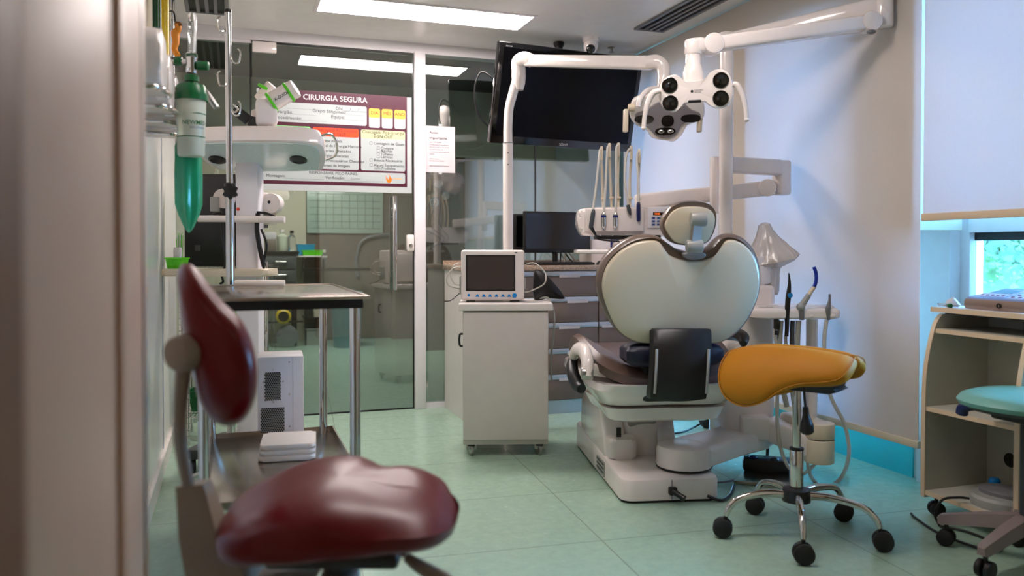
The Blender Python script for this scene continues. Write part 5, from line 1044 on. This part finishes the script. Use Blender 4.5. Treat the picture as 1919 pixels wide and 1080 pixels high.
# ---------------------------------------------------------------- steel instrument table
TZ = .955; tx0, tx1, ty0, ty1 = -.115, .408, 2.50, 3.50
t = thing('instrument_table', 'long stainless steel instrument table with round legs behind the red chair', 'table', (.146, 3.0, 0))
a = MB(); a.bb((tx0, ty0, TZ-.006), (tx1, ty1, TZ+.001), 'steel', .002)
for p, q in (((tx0, ty0, TZ), (tx1, ty0+.012, TZ+.005)), ((tx0, ty1-.012, TZ), (tx1, ty1, TZ+.005)), ((tx0, ty0, TZ), (tx0+.012, ty1, TZ+.005)), ((tx1-.012, ty0, TZ), (tx1, ty1, TZ+.005))): a.bb(p, q, 'steel', .002)
a.build('top', t)
a = MB(); 
for p, q in (((tx0+.015, ty0+.015, TZ-.034), (tx1-.022, ty0+.03, TZ-.006)), ((tx0+.015, ty1-.03, TZ-.034), (tx1-.022, ty1-.015, TZ-.006)), ((tx0+.015, ty0+.03, TZ-.034), (tx0+.03, ty1-.03, TZ-.006)), ((tx1-.037, ty0+.03, TZ-.034), (tx1-.022, ty1-.03, TZ-.006))): a.bb(p, q, 'black')
a.build('under_frame', t)
for x in (tx0+.035, tx1-.045):
    for y in (ty0+.035, ty1-.035):
        a = MB(); a.cyl((x, y, .02), (x, y, TZ-.03), .0165, 'chrome', seg=24); lg = a.build('leg', t); a = MB(); a.lathe([(.020, 0), (.020, .02), (.017, .025)], 'black_rubber', (x, y, 0)); a.build('rubber_foot', lg)
SZ = .33
a = MB(); a.bb((tx0+.03, ty0+.03, SZ-.004), (tx1+.0, ty1-.0, SZ), 'steel', .001)
for p, q in (((tx0+.03, ty0+.03, SZ), (tx1, ty0+.036, SZ+.02)), ((tx0+.03, ty1-.006, SZ), (tx1, ty1, SZ+.02)), ((tx1-.006, ty0+.03, SZ), (tx1, ty1, SZ+.02)), ((tx0+.03, ty0+.03, SZ), (tx0+.036, ty1, SZ+.02))): a.bb(p, q, 'steel')
a.build('lower_shelf', t)
cq = at(526, 728, 3.36); CBF = frame((cq.x, cq.y, SZ+.002), R(-3)); cw, chh = .187, .325
t = thing('computer_case', 'white computer case with two perforated vents standing on the lower table shelf', 'computer', (cq.x, cq.y, SZ+.002), R(-3))
a = MB(CBF); a.box((0, .10, chh/2), (cw, .20, chh), 'white_frame', .008); a.bb((cw/2-.045, -.001, .004), (cw/2-.044, .0, chh-.004), 'grey_plastic'); a.build('housing', t)
for nm, x0, x1, z0, z1 in (('vent', -.062, .0, .145, .26), ('vent', -.078, .015, .012, .112)):
    a = MB(CBF); r_ = .0034; i = 0; z = z0
    a.bb((x0, -.0015, z0), (x1, -.0008, z1), 'grey_plastic'); 
    while z < z1:
        x = x0+(r_*1.25 if i % 2 else 0)
        while x < x1: a.prism([(x+r_*math.cos(R(60*k)), z+r_*math.sin(R(60*k))) for k in range(6)], .0012, 'black', Mx.Translation((0, -.0012, 0)) @ PT); x += r_*2.5
        z += r_*2.2; i += 1
    a.build(nm, t)
for x, z in ((.035, .30), (.035, .165), (.035, .03), (-.03, .27), (-.03, .135), (-.07, .22), (.01, .22)):
    a = MB(CBF); a.lathe([(.0035, 0), (.003, .0015), (.001, .002)], 'chrome', (x, -.001, z), (0, -1, 0), 12); a.build('screw', t)
q = V((.20, 3.14, SZ+.003)); a = MB(frame(q, R(-6)))
for k_ in range(3): a.prism(rrect(-.105+.004*k_, .10, -.11, .12-.006*k_, .02), .019, 'fabric_white', bev=.008, z0=.020*k_)  # white stack made up for the reflection in the polished shelf
tag(a.build('reflection_cloths', origin=q), 'folded white cloths added for the white reflection in the lower shelf of the steel table', 'cloths')
q = V((.10, 3.30, TZ+.003)); a = MB(frame(q, R(-12))); a.cyl((-.09, 0, .014), (.10, 0, .014), .013, 'fabric_white', bev=.003, seg=18); tag(a.build('paper_roll', origin=q), 'white rolled pack lying across the far end of the steel table', 'roll')
# ---------------------------------------------------------------- red chair
RZ_ = 1.5; mr = RZ_/F; rc = at(637, 948, RZ_); VR, VF = V((ct, -st, 0)), V((st, ct, 0))
RC = basis((rc.x, rc.y, 0), VR, VF, (0, 0, 1)); RP = lambda px, py, d=0.: V(((px-637)*mr, d, at(637, py, RZ_).z))
red = thing('red_stool_chair', 'dark red leather dental stool with tilted backrest in the left foreground', 'stool', (rc.x, rc.y, 0), -TH)
so2 = spline([(-.222, 0), (-.205, .09), (-.12, .145), (0, .165), (.10, .155), (.18, .14), (.215, .08), (.222, 0), (.21, -.09), (.16, -.145), (.06, -.16), (-.08, -.17), (-.18, -.13)], 5, True)
def rdef(u, v_, z): return V((u, v_, .645+z+.022*math.exp(-((u+.02)/.11)**2)*(1 if z > -.03 else .2)-.55*max(0, u-.10)**1.6-.012*math.exp(-((u-.06)/.03)**2)*(1 if v_ > 0 else .2)+(.018*v_/.15 if z > -.03 else 0)+(.10*max(0, u+.06) if z < -.04 else 0)-.14*max(0, -u-.10)))
a = MB(RC); a.cushion(so2, [(.01, .012), (.3, .012), (.6, .009), (.82, .0), (.93, -.012), (.99, -.032), (1.0, -.048), (.985, -.066), (.93, -.078), (.8, -.085), (.01, -.085)], 'red_leather', rdef, c=(0, 0)); a.build('seat', red, ang=60)
bo_ = [(345, 496), (368, 503), (392, 532), (420, 568), (452, 600), (472, 640), (482, 690), (480, 735), (468, 770), (448, 790), (420, 796), (394, 782), (374, 750), (362, 700), (352, 655), (343, 610), (337, 560), (335, 520)]
bo_ = spline([(RP(*p).x, RP(*p).z) for p in bo_], 3, True); cx_ = sum(p.x for p in bo_)/len(bo_); cz_ = sum(p.y for p in bo_)/len(bo_)
a = MB(RC); rs = []
for d, s_ in ((-.16, .02), (-.158, .35), (-.145, .65), (-.115, .87), (-.07, .98), (0, 1), (.07, .98), (.115, .87), (.145, .65), (.158, .35), (.16, .02)):
    rs.append([V((cx_+(p.x-cx_)*(.35+.65*s_ if s_ > .1 else .05)-.36*d*.75, d*.75, cz_+(p.y-cz_)*s_-.12*d*.75)) for p in bo_])
a.rings(rs, 'red_leather'); a.build('backrest', red, ang=60)
a = MB(RC); a.M = Mx.Identity(4); a.cyl(at(327, 666, 1.37), at(372, 655, 1.42), .031, 'beige_bracket', r1=.034, bev=.008); a.build('pivot_knob', red)
a = MB(RC); a.M = Mx.Identity(4); a.tube([at(345, 680, 1.40), at(337, 770, 1.43), at(341, 850, 1.47), at(356, 920, 1.5)], [.014, .0115, .0115, .0115], 'beige_bracket', seg=14); a.build('back_post', red)
a = MB(RC); a.rings([[RP(336, 908, -.02), RP(388, 903, -.02), RP(388, 903, .02), RP(336, 908, .02)], [RP(345, 1000, -.03), RP(412, 980, -.03), RP(412, 980, .03), RP(345, 1000, .03)], [RP(370, 1120, -.04), RP(480, 1080, -.04), RP(480, 1080, .04), RP(370, 1120, .04)], [RP(540, 1140, -.04), RP(600, 1070, -.04), RP(600, 1070, .04), RP(540, 1140, .04)]], 'beige_bracket'); a.build('back_bracket', red)
a = MB(RC); a.box((0, 0, .545), (.24, .16, .03), 'dark_grey', .01); a.cyl((0, 0, .12), (0, 0, .53), .026, 'dark_grey'); a.cyl((0, 0, .30), (0, 0, .50), .035, 'stool_grey', bev=.004); a.build('column', red)
a = MB(RC); a.tube([RP(700, 1010, .0), RP(735, 1020, -.01), RP(768, 1040, -.02)], .005, 'chrome'); lv = a.build('lever', red)
a = MB(RC); a.tube([RP(764, 1036, -.02), RP(790, 1052, -.025), RP(835, 1075, -.03), RP(852, 1084, -.03)], [.008, .013, .015, .010], 'beige_bracket', seg=14); a.build('lever_grip', lv)
for i in range(5):
    q_ = R(72*i+50); e = V((.27*math.cos(q_), .27*math.sin(q_), .075)); a = MB(RC); a.tube([(0, 0, .13), (e.x*.5, e.y*.5, .115), e], [.022, .018, .014], 'stool_grey'); lg = a.build('leg', red)
    a = MB(RC); a.lathe([(.022, -.018), (.028, -.012), (.028, .012), (.022, .018)], 'black_rubber', (e.x, e.y, .0285), (math.sin(q_), -math.cos(q_), 0)); a.cyl((e.x, e.y, .03), e, .007, 'chrome'); a.build('caster', lg)
# ---------------------------------------------------------------- yellow saddle stool
sx_, sy_ = 2.036, 2.539; SU = V((.523, -.853, 0)); SV = V((.853, .523, 0)); SM = basis((sx_, sy_, 0), SU, SV, (0, 0, 1))
sad = thing('saddle_stool', 'mustard yellow saddle stool with split seat and chrome five star base', 'stool', (sx_, sy_, 0))
ol_ = spline([(-.245, .012), (-.268, .08), (-.262, .17), (-.225, .245), (-.155, .292), (-.08, .285), (-.01, .235), (.06, .20), (.14, .18), (.20, .155), (.225, .11), (.228, .045), (.21, .010), (.1, .006), (-.1, .006)], 5, True)
RR = .185
for sgn in (-1, 1):
    def sf(u, s_, z, sgn=sgn):
        an = s_*1.12/RR; rr_ = RR+z; zz = .738-RR+rr_*math.cos(an)-.10*max(0, u-.02)**1.2-.30*max(0, -u-.08)**1.5*(1+s_*4)+.0
        return V((u, sgn*rr_*math.sin(an)*.92, zz))
    a = MB(SM); a.cushion(ol_, [(.01, .004), (.5, .004), (.8, .0), (.93, -.008), (.99, -.022), (1, -.035), (.975, -.052), (.9, -.06), (.5, -.062), (.01, -.062)], 'ochre', sf, c=(-.05, .12)); a.build('seat_half', sad, ang=60)
    a = MB(SM); n_ = len(ol_); a.tube([sf(-.05+(p.x+.05)*.975, .12+(p.y-.12)*.975, -.010) for p in ol_[::2]], .0022, 'ochre', n=2, seg=6, closed=True); a.build('seam', sad)
a = MB(SM); a.rings([[V((x, y, z)) for x, y in ((-.06, -.05), (.05, -.06), (.05, .06), (-.06, .05))] for z in (.600, .66)], 'black'); a.box((.07, 0, .615), (.18, .15, .05), 'black', .01); a.prism([(-.05, .575), (.14, .575), (.17, .585), (.115, .625), (.0, .62)], .14, 'black', basis((0, .07, 0), (1, 0, 0), (0, 0, 1), (0, -1, 0)), .004); a.build('tilt_mechanism', sad)
a = MB(SM); a.cyl((0, 0, .30), (0, 0, .59), .0155, 'chrome'); a.build('piston', sad)
a = MB(SM); a.cyl((0, 0, .155), (0, 0, .345), .0255, 'chrome', bev=.002, seg=28); a.lathe([(.0262, .338), (.0262, .347), (.017, .349)], 'black'); a.build('gas_column', sad)
a = MB(SM); a.lathe([(.03, .135), (.052, .142), (.056, .17), (.05, .188), (.03, .192)], 'black', seg=28); a.build('hub', sad)
Mi = SM.inverted(); lv0 = Mi @ at(1508, 775, 2.98)
a = MB(SM); a.tube([(lv0.x-.005, lv0.y, .60), (lv0.x, lv0.y, .54), (lv0.x+.003, lv0.y, .515)], .005, 'black'); a.tube([(lv0.x+.003, lv0.y, .52), (lv0.x+.005, lv0.y, .49), (lv0.x+.008, lv0.y, .455), (lv0.x+.008, lv0.y, .43), (lv0.x+.008, lv0.y, .418)], [.010, .012, .024, .026, .012], 'black', seg=14); a.build('height_lever', sad)
for px, py in ((1360, 1007), (1648, 1032), (1505, 1055), (1418, 965), (1578, 978)):
    e = onz(px, py); e = Mi @ e; L = V((e.x, e.y, 0)); d = L.normalized(); a = MB(SM)
    a.tube([d*.03+V((0, 0, .165)), d*.12+V((0, 0, .170)), L*.8+V((0, 0, .150)), L*.95+V((0, 0, .115)), L+V((0, 0, .082))], [.016, .015, .013, .012, .010], 'chrome', seg=14, up=(0, 0, 1)); lg = a.build('leg', sad)
    a = MB(SM); a.cyl(L+V((0, 0, .06)), L+V((0, 0, .085)), .008, 'black'); n_ = (V((-.12, 1., 0))*(1 if True else 0)+V((-d.y, d.x, 0))*.15).normalized(); o_ = L+d*.012+V((0, 0, .0375)); cdv = -V((sx_, sy_, 0)).normalized(); n_ = (V((cdv.dot(SU), cdv.dot(SV), 0))+V((-d.y, d.x, 0))*.2).normalized()
    for s_ in (-1, 1): a.lathe([(.018, 0), (.033, .002), (.037, .007), (.036, .018), (.028, .024), (.004, .025)], 'black_rubber', o_+n_*s_*.004, n_*s_, 24)
    a.build('caster', lg)
# ---------------------------------------------------------------- teal stool
tc_ = V((2.64, 2.066, 0)); TM_ = Mx.Translation(tc_); tl_ = thing('teal_stool', 'stool with pale teal seat and grey plastic base at the right edge', 'stool', tc_)
a = MB(TM_); a.cushion([(.235*math.cos(R(10*i)), .215*math.sin(R(10*i))) for i in range(36)], [(.01, .02), (.4, .022), (.75, .014), (.93, .0), (1, -.02), (.97, -.035), (.9, -.038), (.01, -.038)], 'teal_vinyl', lambda u, v_, z: V((u, v_, .585+z-.05*min(0, .0)+.03*max(0, (u*u)*4))), c=(0, 0)); a.build('seat', tl_)
a = MB(TM_); a.lathe([(.19, .538), (.20, .55), (.19, .556)], 'dark_grey'); a.box((0, 0, .525), (.2, .14, .04), 'black', .01); a.cyl((0, 0, .15), (0, 0, .51), .025, 'dark_grey'); a.build('column', tl_)
a = MB(TM_); a.tube([(-.02, .1, .53), (-.06, .2, .52), (-.06, .22, .49)], [.008, .02, .022], 'blue_handle'); a.build('lever', tl_)
base_a = math.atan2(2.288-2.066, 2.517-2.64)
for i in range(5):
    q_ = base_a+R(72*i); e = V((.252*math.cos(q_), .252*math.sin(q_), .09)); d = V((math.cos(q_), math.sin(q_), 0)); n_ = V((-d.y, d.x, 0)); a = MB(TM_)
    a.rings([[V((d.x*r_+n_.x*w_*s1, d.y*r_+n_.y*w_*s1, z+h_*s2)) for s1, s2 in ((-1, 0), (1, 0), (.8, 1), (-.8, 1))] for r_, w_, z, h_ in ((.02, .03, .12, .05), (.15, .026, .10, .045), (.275, .02, .078, .035), (.285, .014, .08, .025))], 'stool_grey'); lg = a.build('leg', tl_)
    a = MB(TM_); o_ = d*.258+V((0, 0, .030)); a.cyl(o_+V((0, 0, .01)), o_+V((0, 0, .05)), .008, 'black')
    for s_ in (-1, 1): a.lathe([(.014, 0), (.027, .002), (.030, .006), (.029, .02), (.02, .025), (.004, .026)], 'black_rubber', o_+n_*s_*.004, n_*s_, 20)
    a.build('caster', lg)
# ---------------------------------------------------------------- right cart
kx0, kx1, ky0, ky1 = 2.715, 3.07, 2.16, 2.60
cart = thing('side_cart', 'beige trimmed open shelf cart with curved sides standing under the window', 'cart', ((kx0+kx1)/2, (ky0+ky1)/2, 0))
def side(y):
    o = spline([(kx0+.0, .075), (kx0+.0, .45), (kx0+.01, .62), (kx0+.05, .78), (kx0+.09, .835)], 5)+[V((kx1, .835)), V((kx1, .075))]
    a = MB(Mx(((1, 0, 0, 0), (0, 0, 1, y), (0, 1, 0, 0), (0, 0, 0, 1)))); a.prism(o, .018, 'cart_inner'); a.build('side_panel', cart)
    a = MB(); o2 = [V((kx0, y+.009, .075)), V((kx0, y+.009, .45)), V((kx0+.01, y+.009, .62)), V((kx0+.05, y+.009, .78)), V((kx0+.088, y+.009, .833))]
    P_ = spline(o2, 5); a.rings([[V((p.x-.003, y-.001, p.z+.0)), V((p.x-.003, y+.019, p.z)), V((p.x+.001, y+.019, p.z)), V((p.x+.001, y-.001, p.z))] for p in P_], 'maple'); a.build('edge_trim', cart)
side(ky1-.018); side(ky0)
for z, xf in ((.085, .0), (.435, .003), (.757, .05)):
    a = MB(); a.bb((kx0+xf+.004, ky0+.0185, z), (kx1-.012, ky1-.0185, z+.018), 'cart_inner'); sh_ = a.build('shelf', cart); a = MB(); a.bb((kx0+xf, ky0+.0185, z), (kx0+xf+.004, ky1-.0185, z+.018), 'maple'); a.build('edge_trim', sh_)
a = MB(); a.bb((kx1-.012, ky0, .075), (kx1, ky1, .835), 'cart_inner'); a.build('back_panel', cart)
hq = onx(1893, 863, kx1-.0125); a = MB(); a.lathe([(.03, 0), (.001, .001)], 'black', (kx1-.012, hq.y, hq.z), (-1, 0, 0), 28); a.build('cable_hole', cart)
a = MB(); a.bb((kx0+.045, ky0-.02, .845), (kx1, ky1+.0, .865), 'white_frame', .002); a.bb((kx0+.041, ky0-.02, .845), (kx0+.045, ky1, .865), 'maple'); a.bb((kx0+.1, ky0+.02, .835), (kx1-.01, ky1-.02, .845), 'dark_grey'); a.build('top', cart)
for x in (kx0+.04, kx1-.04):
    for y in (ky0+.04, ky1-.04):
        a = MB()
        for s_ in (-1, 1): a.lathe([(.014, 0), (.027, .002), (.030, .006), (.029, .018), (.004, .022)], 'black_rubber', V((x, y, .030))+V((.4, .9, 0)).normalized()*s_*.003, V((.4, .9, 0))*s_, 20)
        a.cyl((x, y, .04), (x, y, .076), .007, 'black'); a.build('caster', cart)
# endodontic motor console on the cart
EM = basis((2.80, 2.475, .866), (0, -1, 0), (1, 0, 0), (0, 0, 1))   # x along the front edge, y to the wall
t = thing('endodontic_console', 'bluish grey tabletop console with small screen and purple buttons on the side cart', 'console', (2.80, 2.475, .866))
a = MB(EM); o_ = spline([(0, .02), (.015, 0), (.13, -.01), (.25, 0), (.262, .02), (.25, .19), (.235, .205), (.03, .205), (.015, .19)], 4, True)
a.cushion(o_, [(.97, .0), (1.0, .012), (1.0, .028), (.97, .040)], 'device_bronze', lambda u, v_, z: V((u, v_, z)), c=(.13, .1)); a.build('housing', t)
def et(u, v_, z): return V((u, v_, .040+z+.17*max(0, v_-.005)))
a = MB(EM); a.cushion(o_, [(.97, .0), (.93, .006), (.01, .006)], 'device_blue', et, c=(.13, .1)); a.rings([[et(u, v_, -.003) if v_ > .0 else V((u, v_, .04)) for u, v_ in [(.13+(p.x-.13)*.97, .1+(p.y-.1)*.97) for p in o_]], [et(u, v_, .0) for u, v_ in [(.13+(p.x-.13)*.97, .1+(p.y-.1)*.97) for p in o_]]], 'device_blue', cap=False); tp = a.build('top_face', t)
def plate(u0, u1, v0, v1, h, k, nm, par):
    a = MB(EM); a.rings([[et(u, v_, .006) for u, v_ in ((u0, v0), (u1, v0), (u1, v1), (u0, v1))], [et(u, v_, .006+h) for u, v_ in ((u0, v0), (u1, v0), (u1, v1), (u0, v1))]], k); return a.build(nm, par)
plate(.025, .150, .035, .165, .002, 'device_panel', 'button_plate', tp); plate(.165, .235, .02, .17, .002, 'device_panel', 'button_plate', tp); plate(.04, .135, .09, .155, .0035, 'lcd', 'screen', tp)
for u, v_ in [(.04+.023*i, .052) for i in range(5)]+[(.183+.03*i, .04+.035*j_) for i in range(2) for j_ in range(4)]:
    a = MB(EM); c_ = et(u, v_, .008); a.lathe([(.0075, 0), (.006, .002), (.001, .0022)], 'purple', c_, (0, -.17, 1), 14); a.build('button', tp)
a = MB(EM); a.lathe([(.010, 0), (.010, .006), (.007, .006), (.006, .002), (.001, .002)], 'black', (.165, -.007, .020), (0, -1, 0), 18); a.build('socket', t)
for u in (.04, .22): a = MB(EM); a.lathe([(.01, -.001), (.01, .003)], 'black', (u, .03, 0)); a.build('foot', t)
q = V((2.80, 2.53, .867)); a = MB(frame(q, .4)); rnd = random.Random(4)
a.rings([[V((r_*math.cos(R(30*i))*(1+rnd.uniform(-.25, .25)), r_*math.sin(R(30*i))*(1+rnd.uniform(-.25, .25)), z+rnd.uniform(0, .006))) for i in range(12)] for r_, z in ((.02, .0), (.028, .008), (.02, .022), (.004, .036))], 'paper'); tag(a.build('crumpled_tissue', origin=q), 'small crumpled white tissue beside the console on the side cart', 'tissue')
q = V((2.775, 2.555, .867)); a = MB(frame(q, R(75))); a.cyl((-.04, 0, .008), (.03, 0, .008), .007, 'clear', seg=14); a.cyl((-.055, 0, .008), (-.04, 0, .008), .009, 'green_cap', seg=12, bev=.002); tag(a.build('plastic_tube', origin=q), 'clear plastic tube with a green cap at the corner of the side cart', 'tube')
# foot pedal on the low shelf
q = V((2.87, 2.33, .1035)); PFm = frame(q, R(10))
t = thing('pedal_unit', 'grey round foot control with blue and orange knobs on the side cart bottom shelf', 'foot pedal', q, R(10))
a = MB(PFm); a.cushion([(.14*math.cos(R(10*i)), .13*math.sin(R(10*i))) for i in range(36)], [(.98, 0), (1, .01), (.98, .03), (.9, .04), (.01, .046)], 'grey_plastic', lambda u, v_, z: V((u, v_, z)), c=(0, 0)); a.build('housing', t)
a = MB(PFm); a.cushion([(.075*math.cos(R(10*i))-.01, .10*math.sin(R(10*i))-.0) for i in range(36)], [(1, .04), (1, .055), (.9, .062), (.01, .064)], 'mid_grey', lambda u, v_, z: V((u, v_, z)), c=(0, 0)); a.build('pedal', t)
for y, k in ((.10, 'blue_btn'), (-.0, 'poster_orange')):
    a = MB(PFm); a.lathe([(.022, .036), (.022, .06), (.015, .068), (.001, .07)], k, (.085, y, 0)); a.build('knob', t)
a = MB(PFm); a.tube([(-.12, .08, .02), (-.15, .11, .02), (-.2, .14, .01), (-.215, .16, -.05), (-.2, .15, -.096)], .005, 'black'); a.tube([(-.2, .15, -.096), (-.17, .05, -.096), (-.22, -.1, -.096), (-.30, -.08, -.096), (-.28, .1, -.096), (-.2, .25, -.096), (-.16, .3, -.096)], .005, 'black', n=8); a.build('cable', t)

# repeats of one kind carry a shared group
GR = {'ceiling light': 'rectangular ceiling lights', 'ceiling vent': 'slotted ceiling vents', 'blind': 'roller blinds on the window wall', 'monitor': 'desktop monitors on the worktop', 'pipe': 'vertical gas pipes on the left wall', 'basket': 'green plastic baskets', 'tree': 'trees outside the window', 'operating lamp': 'operating lamps over the dental chair', 'cable': 'loose cables'}
for o in [o for o in bpy.data.objects if o.parent is None and o.get('category')]:
    if o['category'] in GR: o['group'] = GR[o['category']]
    elif o['name' if 0 else 'category'] == 'bottle' and o.location.y > 6: o['group'] = 'bottles behind the glass'
